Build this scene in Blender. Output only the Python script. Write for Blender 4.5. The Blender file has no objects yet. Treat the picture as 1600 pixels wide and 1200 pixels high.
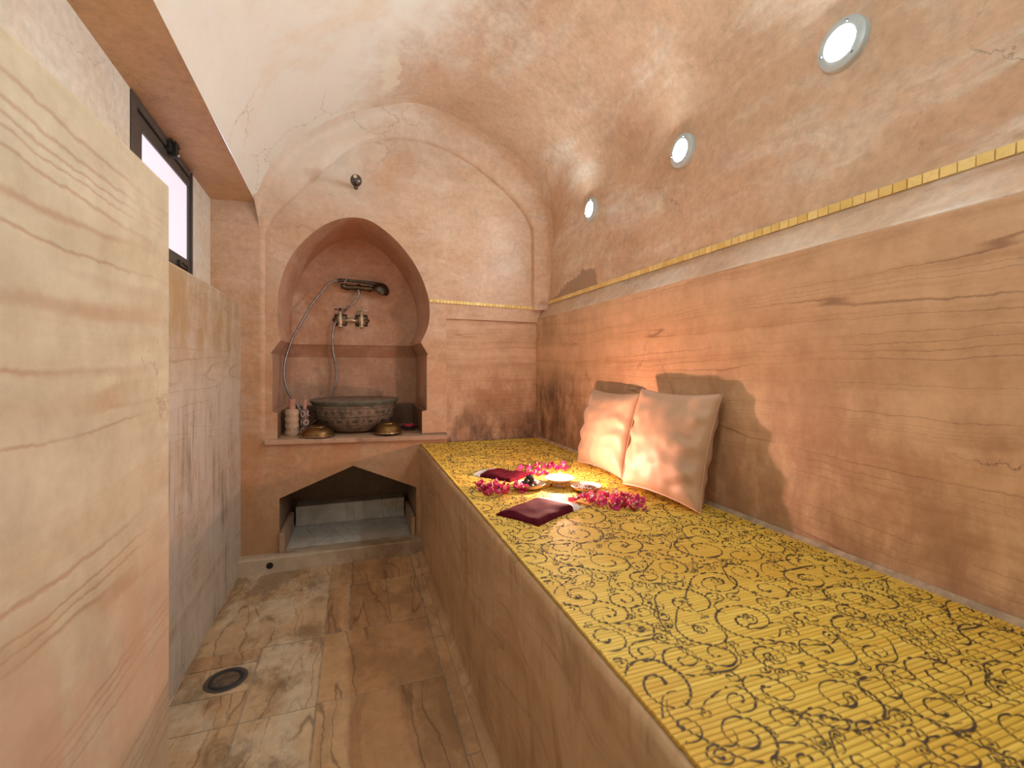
import bpy, bmesh, math, random
from mathutils import Vector, Matrix, noise
from mathutils.geometry import tessellate_polygon
random.seed(11)
SC = bpy.context.scene
COL = SC.collection
PI = math.pi

# ------------------------------------------------------------------ camera, world, exposure
FPX = 711.0
YAW = math.atan(245.0 / FPX)
cd = bpy.data.cameras.new('camera')
cam = bpy.data.objects.new('camera', cd); COL.objects.link(cam)
cam.location = (0, 0, 0.96)
cam.rotation_euler = (PI / 2, 0, -YAW)
cd.sensor_width = 36.0
cd.lens = FPX / 1600 * 36.0
cd.shift_y = -27.0 / 1600
cd.clip_start = 0.02
cd.dof.use_dof = True
cd.dof.focus_distance = 1.75
cd.dof.aperture_fstop = 4.5
SC.camera = cam
w = bpy.data.worlds.new('world'); SC.world = w; w.use_nodes = True
w.node_tree.nodes['Background'].inputs[0].default_value = (0.8, 0.85, 1, 1)
w.node_tree.nodes['Background'].inputs[1].default_value = 0.6
SC.view_settings.view_transform = 'Standard'
SC.view_settings.look = 'None'
SC.view_settings.exposure = 1.30
SC.view_settings.gamma = 1.0
LAMP_EMIT = 150.0          # recessed lamp lenses
CANDLE_W = 4.2             # flame
WINDOW_EMIT = 0.27

# ------------------------------------------------------------------ node helpers
class NT:
    def __init__(s, name):
        s.m = bpy.data.materials.new(name); s.m.use_nodes = True
        s.t = s.m.node_tree; s.p = s.t.nodes['Principled BSDF']
        s.tc = s.t.nodes.new('ShaderNodeTexCoord')
        s.obj = s.tc.outputs['Object']
    def L(s, a, b): s.t.links.new(a, b)
    def put(s, sock, v):
        if isinstance(v, bpy.types.NodeSocket): s.L(v, sock)
        elif v is not None: sock.default_value = v
    def mapping(s, v, scale=(1, 1, 1), loc=(0, 0, 0), rot=(0, 0, 0)):
        n = s.t.nodes.new('ShaderNodeMapping'); s.L(v, n.inputs[0])
        n.inputs['Scale'].default_value = scale; n.inputs['Location'].default_value = loc
        n.inputs['Rotation'].default_value = rot
        return n.outputs[0]
    def noise(s, v, scale=5, detail=4, rough=0.55, dist=0.0, color=False):
        n = s.t.nodes.new('ShaderNodeTexNoise'); s.L(v, n.inputs['Vector'])
        n.inputs['Scale'].default_value = scale; n.inputs['Detail'].default_value = detail
        n.inputs['Roughness'].default_value = rough; n.inputs['Distortion'].default_value = dist
        return n.outputs['Color' if color else 'Fac']
    def voro(s, v, scale=5, feature='F1', out='Distance', rand=1.0):
        n = s.t.nodes.new('ShaderNodeTexVoronoi'); n.feature = feature; s.L(v, n.inputs['Vector'])
        n.inputs['Scale'].default_value = scale; n.inputs['Randomness'].default_value = rand
        return n.outputs[out]
    def math(s, op, a, b=None, c=None, clamp=False):
        n = s.t.nodes.new('ShaderNodeMath'); n.operation = op; n.use_clamp = clamp
        s.put(n.inputs[0], a)
        if b is not None: s.put(n.inputs[1], b)
        if c is not None: s.put(n.inputs[2], c)
        return n.outputs[0]
    def vmath(s, op, a, b=None):
        n = s.t.nodes.new('ShaderNodeVectorMath'); n.operation = op
        s.put(n.inputs[0], a)
        if b is not None: s.put(n.inputs[3 if op == 'SCALE' else 1], b)
        return n.outputs[0]
    def sep(s, v):
        n = s.t.nodes.new('ShaderNodeSeparateXYZ'); s.L(v, n.inputs[0]); return n.outputs
    def comb(s, x, y, z):
        n = s.t.nodes.new('ShaderNodeCombineXYZ')
        for i, q in enumerate((x, y, z)): s.put(n.inputs[i], q)
        return n.outputs[0]
    def ramp(s, f, pts, interp='LINEAR'):
        n = s.t.nodes.new('ShaderNodeValToRGB'); s.L(f, n.inputs[0]); r = n.color_ramp
        r.interpolation = interp
        while len(r.elements) < len(pts): r.elements.new(0.5)
        for e, (p, c) in zip(r.elements, pts):
            e.position = p
            e.color = (c, c, c, 1) if not hasattr(c, '__len__') else (c[0], c[1], c[2], 1)
        return n.outputs[0]
    def step(s, f, lo, hi):
        n = s.t.nodes.new('ShaderNodeMapRange'); n.interpolation_type = 'SMOOTHSTEP'
        s.put(n.inputs[0], f); n.inputs[1].default_value = lo; n.inputs[2].default_value = hi
        n.inputs[3].default_value = 0; n.inputs[4].default_value = 1
        return n.outputs[0]
    def mix(s, f, a, b, mode='MIX'):
        n = s.t.nodes.new('ShaderNodeMix'); n.data_type = 'RGBA'; n.blend_type = mode
        s.put(n.inputs[0], f)
        for k, q in ((6, a), (7, b)):
            if isinstance(q, tuple) and len(q) == 3: q = (*q, 1)
            s.put(n.inputs[k], q)
        return n.outputs[2]
    def bump(s, h, strength=0.3, dist=0.002, normal=None):
        n = s.t.nodes.new('ShaderNodeBump'); n.inputs['Strength'].default_value = strength
        n.inputs['Distance'].default_value = dist; s.L(h, n.inputs['Height'])
        if normal is not None: s.L(normal, n.inputs['Normal'])
        return n.outputs[0]
    def done(s, color=None, rough=None, metal=None, normal=None, **kw):
        p = s.p
        if isinstance(color, tuple) and len(color) == 3: color = (*color, 1)
        s.put(p.inputs['Base Color'], color)
        s.put(p.inputs['Roughness'], rough)
        s.put(p.inputs['Metallic'], metal)
        if normal is not None: s.L(normal, p.inputs['Normal'])
        for k, v in kw.items(): s.put(p.inputs[k.replace('_', ' ')], v)
        return s.m

def plaster(name, base, pale, red, seed=0, white=0.45, crack=0.6, dirt_tones=None, lit_left=False):
    """hand polished lime plaster: cloudy pigment, trowel streaks, hair cracks, and lamp light painted in on the left"""
    n = NT(name)
    o = n.mapping(n.obj, loc=(seed * 3.1, seed * 1.7, seed))
    wv = n.vmath('ADD', o, n.vmath('SCALE', n.noise(o, 1.5, 3, color=True), 0.35))
    cl = n.noise(wv, 1.3, 6, 0.62)
    c = n.mix(n.step(cl, 0.36, 0.64), base, red)
    st = n.noise(n.mapping(wv, (2.2, 1.1, 4.5), rot=(0.5, 0.3, 0)), 1.6, 8, 0.7)
    c = n.mix(n.math('MULTIPLY', n.step(st, 0.46, 0.68), white), c, pale)
    st2 = n.noise(n.mapping(o, (3, 9, 14), rot=(0.7, 0.2, 0.3)), 2.4, 6, 0.7)
    c = n.mix(n.math('MULTIPLY', n.step(st2, 0.5, 0.75), 0.35), c, tuple(q * 0.72 for q in red))
    fine = n.noise(o, 40, 5, 0.7)
    c = n.mix(0.30, c, n.ramp(fine, [(0.3, 0.35), (0.62, 1.0)]), 'MULTIPLY')
    md = n.noise(wv, 6, 7, 0.7)
    c = n.mix(0.10 if 'cream' in name else 0.35, c, n.ramp(md, [(0.32, (0.55, 0.46, 0.36)), (0.55, (1, 1, 1))]), 'MULTIPLY')
    sp = n.noise(n.mapping(wv, (1, 1, 1)), 9, 7, 0.75)
    c = n.mix(n.math('MULTIPLY', n.step(sp, 0.63, 0.74), 0.45), c, tuple(q * 0.45 for q in red))
    if lit_left:
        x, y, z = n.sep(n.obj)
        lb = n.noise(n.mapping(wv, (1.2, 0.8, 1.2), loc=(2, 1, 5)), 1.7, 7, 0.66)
        m = n.step(n.math('ADD', n.math('MULTIPLY', n.math('SUBTRACT', 0.45, x), 0.75), lb), 0.48, 0.82)  # paler towards the left: cool lamp light put into the plaster colour
        if lit_left is not True: m = n.math('MULTIPLY', m, n.step(z, 1.6, 2.0))
        c = n.mix(n.math('MULTIPLY', m, 0.92 if lit_left is True else lit_left), c, n.mix(n.step(n.noise(wv, 2.6, 6, 0.65), 0.5, 0.72), (0.88, 0.87, 0.80), (0.84, 0.74, 0.58)))
        ed = n.math('MULTIPLY', n.math('SUBTRACT', n.noise(n.mapping(o, (1, 1, 1)), 14, 6, 0.7), 0.5), 0.12)
        # rough repair patch by the far end of the border, and a pale dab of lime on the crown
        m = n.math('MULTIPLY', n.math('MULTIPLY', n.step(n.math('ADD', y, ed), 1.84, 1.86), n.step(x, 0.95, 1.0)),
                   n.math('SUBTRACT', 1.0, n.step(n.math('ADD', n.math('ADD', z, n.math('MULTIPLY', ed, 1.0)), n.math('MULTIPLY', n.math('ABSOLUTE', n.math('SUBTRACT', y, 1.98)), 0.25)), 1.43, 1.436)))
        c = n.mix(n.math('MULTIPLY', m, n.math('MULTIPLY', n.step(z, 1.30, 1.33), 0.75)), c, (0.30, 0.19, 0.12))
        q = n.math('ADD', n.math('POWER', n.math('DIVIDE', n.math('ADD', n.math('SUBTRACT', x, 0.15), ed), 0.045), 2.0), n.math('POWER', n.math('DIVIDE', n.math('ADD', n.math('SUBTRACT', y, 2.10), ed), 0.16), 2.0))
        c = n.mix(n.math('MULTIPLY', n.math('SUBTRACT', 1.0, n.step(q, 0.5, 1.0)), 0.6), c, (0.86, 0.83, 0.66))
    if dirt_tones:
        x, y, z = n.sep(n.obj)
        for (axis, a, b, amt, dcol) in dirt_tones:
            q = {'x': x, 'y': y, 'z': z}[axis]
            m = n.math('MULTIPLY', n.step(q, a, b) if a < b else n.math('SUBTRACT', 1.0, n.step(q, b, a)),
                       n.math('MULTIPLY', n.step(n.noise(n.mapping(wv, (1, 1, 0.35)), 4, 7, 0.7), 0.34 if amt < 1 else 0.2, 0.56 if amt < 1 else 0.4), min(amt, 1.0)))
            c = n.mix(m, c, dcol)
    cr = n.voro(n.vmath('ADD', o, n.vmath('SCALE', n.noise(o, 6, 5, 0.7, color=True), 0.16)), 2.6, 'DISTANCE_TO_EDGE')
    crm = n.math('MULTIPLY', n.math('SUBTRACT', 1.0, n.step(cr, 0.0, 0.007)), n.step(n.noise(o, 1.7, 3), 0.5, 0.6))
    c = n.mix(n.math('MULTIPLY', crm, crack), c, tuple(q * 0.35 for q in red))
    hb = n.math('ADD', n.noise(o, 3, 5, 0.6), n.math('MULTIPLY', fine, 0.12))
    nb = n.bump(n.math('SUBTRACT', hb, n.math('MULTIPLY', crm, 0.25)), 0.55, 0.012)
    rg = n.ramp(n.noise(o, 5, 4), [(0.3, 0.36), (0.7, 0.58)])
    return n.done(c, rg, None, nb)

def strata(name, base, light, dark, line, axis='z', seed=0, linew=0.006, linestr=0.8, dens=1.0, stain_tones=None, tilt=0.0, warp=0.025, streak=None):
    """banded sandstone slab: soft bands, thin wavering veins along the bedding, weather staining and tone patches"""
    n = NT(name)
    o = n.mapping(n.obj, loc=(seed * 2.3, seed * 1.9, seed * 0.77), rot=(tilt, 0, 0))
    wv = n.vmath('ADD', o, n.vmath('SCALE', n.vmath('SUBTRACT', n.noise(o, 1.3, 2, 0.5, color=True), (0.5, 0.5, 0.5)), warp * 2))
    wv = n.vmath('ADD', wv, n.vmath('SCALE', n.vmath('SUBTRACT', n.noise(o, 11, 5, 0.7, color=True), (0.5, 0.5, 0.5)), 0.022))
    k = {'z': (0.35, 0.35, 7.0), 'x': (7.0, 0.4, 0.4), 'y': (0.4, 7.0, 0.4)}[axis]
    k = tuple(q * dens if q > 1 else q for q in k)
    b1 = n.noise(n.mapping(wv, k), 1.5, 5, 0.6)
    c = n.mix(n.step(b1, 0.35, 0.65), base, light)
    b2 = n.noise(n.mapping(wv, tuple(q * 2.2 if q > 1 else q for q in k), loc=(5, 3, 2)), 1.8, 6, 0.7)
    c = n.mix(n.math('MULTIPLY', n.step(b2, 0.48, 0.7), 0.55), c, dark)
    ln = n.noise(n.mapping(wv, tuple(q * 1.0 if q > 1 else q * 0.6 for q in k), loc=(1, 7, 4)), 1.0, 2.0, 0.4)
    tot = None
    for lv in (0.40, 0.46, 0.50, 0.545, 0.61):
        d = n.math('ABSOLUTE', n.math('SUBTRACT', ln, lv))
        q = n.math('SUBTRACT', 1.0, n.step(d, 0.0, linew))
        tot = q if tot is None else n.math('MAXIMUM', tot, q)
    lm = n.math('MULTIPLY', tot, n.math('MULTIPLY', n.step(n.noise(o, 2.3, 3), 0.33, 0.55), linestr))
    c = n.mix(lm, c, line)
    mot = n.noise(wv, 14, 7, 0.7)
    c = n.mix(0.42, c, n.ramp(mot, [(0.3, (0.45, 0.38, 0.30)), (0.62, (1, 1, 1))]), 'MULTIPLY')
    if stain_tones:
        x, y, z = n.sep(n.obj)
        for (axis2, a, b, axis3, a3, b3, amt, col_) in stain_tones:
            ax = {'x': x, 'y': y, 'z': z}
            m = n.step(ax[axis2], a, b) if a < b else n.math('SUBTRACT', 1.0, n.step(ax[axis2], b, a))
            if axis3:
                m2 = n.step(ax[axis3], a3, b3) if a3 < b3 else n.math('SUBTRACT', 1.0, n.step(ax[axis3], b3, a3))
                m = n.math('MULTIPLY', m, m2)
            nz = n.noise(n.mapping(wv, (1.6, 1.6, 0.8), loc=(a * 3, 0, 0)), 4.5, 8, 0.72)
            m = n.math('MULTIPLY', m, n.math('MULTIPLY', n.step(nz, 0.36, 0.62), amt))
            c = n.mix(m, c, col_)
    if streak:
        sx_, sy_, sz_ = n.sep(n.obj)
        vs_ = n.noise(n.mapping(wv, (9, 9, 0.7)), 2.6, 6, 0.7)
        mk = n.math('MULTIPLY', n.step(n.noise(n.mapping(o, (1, 1, 0.8)), 3, 4, 0.6), 0.42, 0.6), n.math('SUBTRACT', 1.0, n.step(sz_, 0.75, 0.95)))
        c = n.mix(n.math('MULTIPLY', n.math('MULTIPLY', n.step(vs_, 0.47, 0.66), mk), 0.8), c, streak)
    cr = n.voro(n.vmath('ADD', o, n.vmath('SCALE', n.noise(o, 5, 6, 0.7, color=True), 0.2)), 1.7, 'DISTANCE_TO_EDGE')
    crm = n.math('MULTIPLY', n.math('SUBTRACT', 1.0, n.step(cr, 0.0, 0.005)), n.step(n.noise(o, 1.4, 3), 0.5, 0.58))
    c = n.mix(n.math('MULTIPLY', crm, 0.6), c, tuple(q * 0.5 for q in line))
    h = n.math('SUBTRACT', n.math('ADD', n.noise(o, 4, 5), n.math('MULTIPLY', mot, 0.15)), n.math('MULTIPLY', n.math('MAXIMUM', lm, crm), 0.2))
    nb = n.bump(h, 0.35, 0.008)
    rg = n.ramp(n.noise(o, 6, 4), [(0.3, 0.38), (0.7, 0.6)])
    return n.done(c, rg, None, nb)

def metal(name, col, dark, rough=0.3, scale=30, amt=0.6, metallic=1.0):
    n = NT(name)
    f = n.step(n.noise(n.obj, scale, 6, 0.7), 0.42, 0.66)
    c = n.mix(n.math('MULTIPLY', f, amt), col, dark)
    rg = n.math('ADD', rough, n.math('MULTIPLY', f, 0.3))
    nb = n.bump(n.noise(n.obj, scale * 2, 4), 0.15, 0.001)
    return n.done(c, rg, metallic, nb)

def simple(name, col, var=0.85, rough=0.6, scale=25, bumpd=0.001, **kw):
    n = NT(name)
    f = n.noise(n.obj, scale, 5, 0.65)
    c = n.mix(n.step(f, 0.35, 0.65), tuple(q * var for q in col), col)
    return n.done(c, rough, None, n.bump(f, 0.3, bumpd), **kw)

# ------------------------------------------------------------------ materials
PB, PP, PR = (0.72, 0.525, 0.365), (0.84, 0.75, 0.62), (0.65, 0.405, 0.255)
M = {}
M['vault'] = plaster('vault_plaster', PB, PP, PR, 1, 0.85, 0.4, lit_left=True)
M['end_plaster'] = plaster('end_wall_plaster', (0.70, 0.485, 0.33), (0.78, 0.62, 0.48), (0.62, 0.375, 0.22), 2, 0.55, 0.3, lit_left=0.55,
                           dirt_tones=[('z', 0.80, 0.55, 0.55, (0.52, 0.25, 0.10)), ('z', 0.45, 0.2, 0.5, (0.40, 0.22, 0.11))])
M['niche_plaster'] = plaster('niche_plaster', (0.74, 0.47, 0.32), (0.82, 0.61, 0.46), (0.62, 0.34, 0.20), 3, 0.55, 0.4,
                             dirt_tones=[('z', 0.745, 0.725, 1.1, (0.07, 0.06, 0.04)), ('z', 1.12, 1.04, 0.5, (0.34, 0.18, 0.11))])  # near-black below the ledge, red-brown below the flare, broken by noise
M['cream_plaster'] = plaster('cream_plaster', (0.86, 0.82, 0.73), (0.88, 0.87, 0.81), (0.82, 0.74, 0.60), 4, 0.7, 0.3)
M['soffit_plaster'] = plaster('soffit_plaster', (0.66, 0.42, 0.23), (0.70, 0.48, 0.30), (0.58, 0.34, 0.22), 5, 0.2, 0.2)
M['right_stone'] = strata('right_wall_stone', (0.66, 0.42, 0.245), (0.74, 0.50, 0.31), (0.52, 0.29, 0.15), (0.22, 0.10, 0.05), 'z', 1,
                          0.003, 0.65, 1.0, stain_tones=[('z', 1.15, 0.70, None, 0, 0, 0.55, (0.33, 0.15, 0.075)),
                                      ('y', 1.72, 2.1, 'z', 1.0, 0.78, 1.0, (0.12, 0.07, 0.035)), ('y', 1.93, 1.96, 'z', 1.05, 1.15, 0.55, (0.26, 0.15, 0.08)),  # darker in the far corner; the upper patch has a straight edge
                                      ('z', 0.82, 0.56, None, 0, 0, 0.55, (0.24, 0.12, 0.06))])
M['end_stone'] = strata('end_panel_stone', (0.62, 0.40, 0.25), (0.70, 0.48, 0.32), (0.48, 0.27, 0.16), (0.28, 0.13, 0.07), 'z', 5,
                        0.006, 0.5, 1.5, stain_tones=[('z', 1.0, 0.8, None, 0, 0, 0.7, (0.34, 0.16, 0.07)),
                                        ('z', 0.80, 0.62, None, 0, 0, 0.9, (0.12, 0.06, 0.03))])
M['partition_stone'] = strata('partition_stone', (0.66, 0.57, 0.39), (0.70, 0.63, 0.46), (0.62, 0.49, 0.31), (0.50, 0.30, 0.18), 'z', 9,
                              0.011, 0.7, 0.75, tilt=0.0, warp=0.03,
                              stain_tones=[('z', 0.85, 0.55, None, 0, 0, 0.55, (0.62, 0.36, 0.23))])
M['left_stone'] = strata('left_panel_stone', (0.64, 0.54, 0.41), (0.70, 0.62, 0.50), (0.54, 0.42, 0.29), (0.40, 0.28, 0.19), 'z', 13,
                         0.005, 0.5, 0.8, streak=(0.22, 0.19, 0.14), stain_tones=[('z', 0.92, 1.08, None, 0, 0, 0.85, (0.46, 0.30, 0.13)),
                                                ('z', 0.98, 0.80, None, 0, 0, 0.9, (0.68, 0.62, 0.54))])
M['bench_stone'] = strata('bench_stone', (0.58, 0.37, 0.20), (0.68, 0.46, 0.27), (0.40, 0.23, 0.11), (0.18, 0.09, 0.04), 'z', 17,
                          0.004, 0.3, 0.6, warp=0.2, streak=(0.34, 0.20, 0.09), stain_tones=[('z', 0.3, 0.0, None, 0, 0, 0.5, (0.32, 0.18, 0.09))])
M['step_stone'] = strata('step_stone', (0.50, 0.38, 0.26), (0.64, 0.52, 0.38), (0.28, 0.18, 0.10), (0.13, 0.08, 0.05), 'y', 21, 0.006, 0.6,
                         warp=0.2, stain_tones=[('x', -0.25, 0.2, None, 0, 0, 0.75, (0.24, 0.15, 0.08))])
M['marble'] = strata('pale_marble', (0.58, 0.54, 0.46), (0.70, 0.66, 0.58), (0.42, 0.37, 0.29), (0.30, 0.25, 0.19), 'x', 23, 0.006, 0.4, 0.5, warp=0.2)
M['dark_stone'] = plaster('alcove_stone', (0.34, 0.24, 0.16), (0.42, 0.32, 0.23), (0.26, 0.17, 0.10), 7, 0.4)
M['shelf_stone'] = strata('shelf_stone', (0.46, 0.30, 0.19), (0.60, 0.40, 0.27), (0.30, 0.18, 0.11), (0.16, 0.09, 0.05), 'y', 25, 0.006, 0.5, warp=0.1)
M['patina'] = metal('aged_copper', (0.30, 0.23, 0.17), (0.10, 0.095, 0.075), 0.5, 24, 0.8, 0.35)
M['patina_in'] = simple('tinned_inside', (0.20, 0.22, 0.17), 0.6, 0.5, 20, Metallic=0.2)
M['engrave'] = simple('engraved_lines', (0.025, 0.02, 0.018), 0.8, 0.6)
M['brass'] = metal('old_brass', (0.26, 0.15, 0.055), (0.08, 0.05, 0.02), 0.34, 22, 0.6)
M['brass_rim'] = metal('worn_brass_rim', (0.62, 0.48, 0.32), (0.22, 0.15, 0.08), 0.25, 40, 0.5)
M['nickel'] = metal('tarnished_nickel', (0.78, 0.70, 0.54), (0.26, 0.20, 0.12), 0.30, 60, 0.6, 0.8)
M['nickel_dark'] = metal('dirty_bronze', (0.17, 0.13, 0.08), (0.05, 0.04, 0.025), 0.38, 60, 0.6)
M['chrome'] = metal('chrome', (0.40, 0.40, 0.41), (0.22, 0.20, 0.19), 0.3, 50, 0.4)
M['steel_dark'] = metal('dark_steel', (0.14, 0.13, 0.12), (0.05, 0.05, 0.045), 0.30, 50, 0.5)
M['frame'] = simple('window_frame_paint', (0.085, 0.075, 0.068), 0.8, 0.42)
M['frame_gap'] = simple('frame_groove', (0.015, 0.014, 0.013), 0.8, 0.6)
M['ring'] = simple('lamp_ring', (0.58, 0.68, 0.72), 0.9, 0.35, Metallic=0.1)
M['screw'] = metal('screw_steel', (0.35, 0.36, 0.38), (0.12, 0.12, 0.12), 0.3)
M['white_cloth'] = simple('white_cotton', (0.80, 0.76, 0.72), 0.85, 0.85, 120, 0.001)
M['ceramic'] = simple('glazed_ceramic', (0.58, 0.47, 0.34), 0.9, 0.42)
M['ceramic_rim'] = simple('brown_glaze_rim', (0.25, 0.13, 0.07), 0.8, 0.3)
M['dates'] = simple('dark_dates', (0.035, 0.028, 0.02), 0.4, 0.28, 60, 0.002)
M['grains'] = simple('brown_clay_flakes', (0.13, 0.07, 0.05), 0.4, 0.6, 90, 0.001)
M['grains_pale'] = simple('pale_petals', (0.5, 0.36, 0.3), 0.6, 0.7)
M['tin'] = simple('tan_bottle_paper', (0.56, 0.36, 0.22), 0.85, 0.5)
M['tin_pink'] = simple('pink_cap', (0.62, 0.33, 0.27), 0.85, 0.4)
M['tin_pat'] = simple('white_print', (0.70, 0.62, 0.56), 0.9, 0.5)
M['tin_brown'] = simple('grey_brown_bottle', (0.20, 0.12, 0.10), 0.8, 0.45)
M['soap'] = simple('crimson_soap', (0.42, 0.02, 0.05), 0.7, 0.35)
M['black_dish'] = simple('black_dish', (0.02, 0.02, 0.02), 0.8, 0.35)
M['drain_rubber'] = simple('drain_gasket', (0.03, 0.03, 0.03), 0.8, 0.6)
M['drain_lid'] = simple('drain_lid_metal', (0.22, 0.18, 0.13), 0.5, 0.4, 40, 0.002, Metallic=0.5)
M['grout'] = simple('pale_grout', (0.50, 0.38, 0.26), 0.6, 0.8)
M['bract'] = None
n = NT('bougainvillea_pink')
oi = n.t.nodes.new('ShaderNodeObjectInfo')
c = n.mix(oi.outputs['Random'], (0.38, 0.006, 0.09), (0.60, 0.015, 0.15))
c = n.mix(n.math('MULTIPLY', n.step(n.noise(n.obj, 160, 3), 0.5, 0.7), 0.4), c, (0.25, 0.0, 0.05))
M['bract'] = n.done(c, 0.55, None, n.bump(n.noise(n.obj, 200, 3), 0.3, 0.001), Subsurface_Weight=0.12)
M['floret'] = simple('pale_floret', (0.75, 0.62, 0.45), 0.8, 0.6)
M['leaf'] = simple('small_leaf', (0.06, 0.07, 0.02), 0.6, 0.5)
# velvet
n = NT('burgundy_velvet')
c = n.mix(n.step(n.noise(n.mapping(n.obj, (1, 4, 1)), 30, 5), 0.3, 0.7), (0.055, 0.002, 0.008), (0.10, 0.004, 0.014))
wvn = n.noise(n.obj, 500, 2)
M['velvet'] = n.done(c, 0.85, None, n.bump(wvn, 0.4, 0.001), Sheen_Weight=0.04, Specular_IOR_Level=0.15, Sheen_Roughness=0.4, Sheen_Tint=(0.9, 0.1, 0.2, 1))
# satin
n = NT('peach_satin')
c = n.mix(n.step(n.noise(n.obj, 6, 4), 0.35, 0.65), (0.53, 0.345, 0.225), (0.60, 0.40, 0.265))
weave = n.noise(n.mapping(n.obj, (1, 1, 6)), 260, 2)
M['satin'] = n.done(c, 0.56, 0.08, n.bump(weave, 0.15, 0.0006), Sheen_Weight=0.3, Sheen_Roughness=0.3)
# bamboo mat
SLAT = 0.0076
n = NT('yellow_bamboo_mat')
x, y, z = n.sep(n.obj)
row = n.math('FLOOR', n.math('DIVIDE', y, SLAT))
wn = n.t.nodes.new('ShaderNodeTexWhiteNoise'); wn.noise_dimensions = '1D'; n.L(row, wn.inputs['W'])
c = n.mix(wn.outputs['Value'], (0.76, 0.50, 0.06), (0.86, 0.62, 0.11))
fib = n.noise(n.mapping(n.obj, (3, 220, 1)), 2.2, 5, 0.7)
c = n.mix(n.math('MULTIPLY', n.step(fib, 0.4, 0.72), 0.5), c, (0.42, 0.22, 0.025))
blot = n.noise(n.obj, 3, 4)
c = n.mix(n.math('MULTIPLY', n.step(blot, 0.42, 0.62), 0.5), c, (0.66, 0.35, 0.03))
gr = n.math('ABSOLUTE', n.math('SINE', n.math('MULTIPLY', y, PI / SLAT)))
c = n.mix(n.math('MULTIPLY', n.math('SUBTRACT', 1.0, n.step(gr, 0.0, 0.5)), 0.7), c, (0.30, 0.15, 0.02))
M['mat'] = n.done(c, 0.55, None, n.bump(fib, 0.25, 0.0008))
M['print'] = simple('brown_scroll_print', (0.085, 0.048, 0.02), 0.6, 0.6, 90)
# gold mosaic
n = NT('gold_mosaic')
vc = n.t.nodes.new('ShaderNodeVertexColor'); vc.layer_name = 'tint'
c = n.mix(vc.outputs['Color'], (0.78, 0.55, 0.16), (0.92, 0.72, 0.30))
c = n.mix(n.math('MULTIPLY', n.step(n.noise(n.obj, 90, 5, 0.7), 0.5, 0.75), 0.4), c, (0.55, 0.32, 0.07))
M['gold'] = n.done(c, 0.35, 0.2, n.bump(n.noise(n.obj, 60, 4), 0.5, 0.002))
# floor tiles
def floor_mat():
    n = NT('floor_sandstone')
    vc = n.t.nodes.new('ShaderNodeVertexColor'); vc.layer_name = 'tint'
    t = n.sep(vc.outputs['Color'])
    o = n.vmath('ADD', n.obj, n.vmath('SCALE', vc.outputs['Color'], 7.0))
    wv = n.vmath('ADD', o, n.vmath('SCALE', n.noise(o, 2.2, 5, 0.6, color=True), 0.14))
    c = n.mix(t[0], (0.62, 0.36, 0.17), (0.72, 0.53, 0.32))
    bd = n.noise(n.mapping(wv, (9, 0.7, 1)), 1.4, 6, 0.65)
    c = n.mix(n.math('MULTIPLY', n.step(bd, 0.42, 0.66), n.math('MULTIPLY', t[1], 0.75)), c, (0.36, 0.20, 0.10))
    ln = n.noise(n.mapping(wv, (3.2, 0.35, 1)), 1.2, 3, 0.5)
    tot = None
    for lv in (0.42, 0.48, 0.55):
        q = n.math('SUBTRACT', 1.0, n.step(n.math('ABSOLUTE', n.math('SUBTRACT', ln, lv)), 0.0, 0.006))
        tot = q if tot is None else n.math('MAXIMUM', tot, q)
    c = n.mix(n.math('MULTIPLY', tot, 0.6), c, (0.12, 0.06, 0.03))
    # lime bloom (pale) and damp grime (dark) with shapes of their own
    pl = n.noise(n.mapping(n.obj, (2.0, 1.2, 1), loc=(0.2, 0.4, 0), rot=(0, 0, -0.6)), 2.3, 7, 0.62)
    x, y, z = n.sep(n.obj)
    leftm = n.math('SUBTRACT', 1.0, n.step(x, -0.16, -0.08))
    c = n.mix(n.math('MULTIPLY', n.math('MULTIPLY', n.step(pl, 0.49, 0.56), leftm), 0.6), c, (0.78, 0.66, 0.48))
    gm = n.noise(n.mapping(n.obj, (1.5, 1.0, 1), loc=(3.3, 1.4, 0)), 2.6, 8, 0.7)
    c = n.mix(n.math('MULTIPLY', n.step(gm, 0.47, 0.60), n.math('ADD', 0.42, n.math('MULTIPLY', leftm, 0.28))), c, (0.24, 0.14, 0.065))
    mot = n.noise(o, 22, 7, 0.72)
    c = n.mix(0.4, c, n.ramp(mot, [(0.3, 0.42), (0.65, 1.0)]), 'MULTIPLY')
    h = n.math('ADD', n.noise(o, 6, 6), n.math('MULTIPLY', mot, 0.3))
    return n.done(c, n.ramp(n.noise(n.obj, 5, 4), [(0.3, 0.34), (0.7, 0.62)]), None, n.bump(h, 0.35, 0.006))
M['floor'] = floor_mat()
# emitters
def emit(name, col, strength, base=(0.8, 0.8, 0.8)):
    n = NT(name)
    f = n.noise(n.obj, 90, 2)
    c = n.mix(n.math('MULTIPLY', f, 0.05), col, tuple(q * 0.97 for q in col))
    n.L(c, n.p.inputs['Emission Color']); n.p.inputs['Emission Strength'].default_value = strength
    return n.done(base, 0.3)
M['lens'] = emit('lamp_lens', (0.80, 0.95, 1.0), LAMP_EMIT)
M['pane'] = emit('frosted_pane', (0.80, 0.74, 0.92), WINDOW_EMIT)
M['flame'] = emit('candle_flame', (1.0, 0.62, 0.36), 60.0)
n = NT('warm_wax')
M['wax'] = n.done((0.85, 0.68, 0.52), 0.5, None, None, Subsurface_Weight=0.4, Emission_Color=(1.0, 0.5, 0.32, 1), Emission_Strength=0.9)
n = NT('clear_glass')
M['glass'] = n.done((0.95, 0.9, 0.85), 0.12, None, None, Transmission_Weight=0.75, IOR=1.35)

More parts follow.
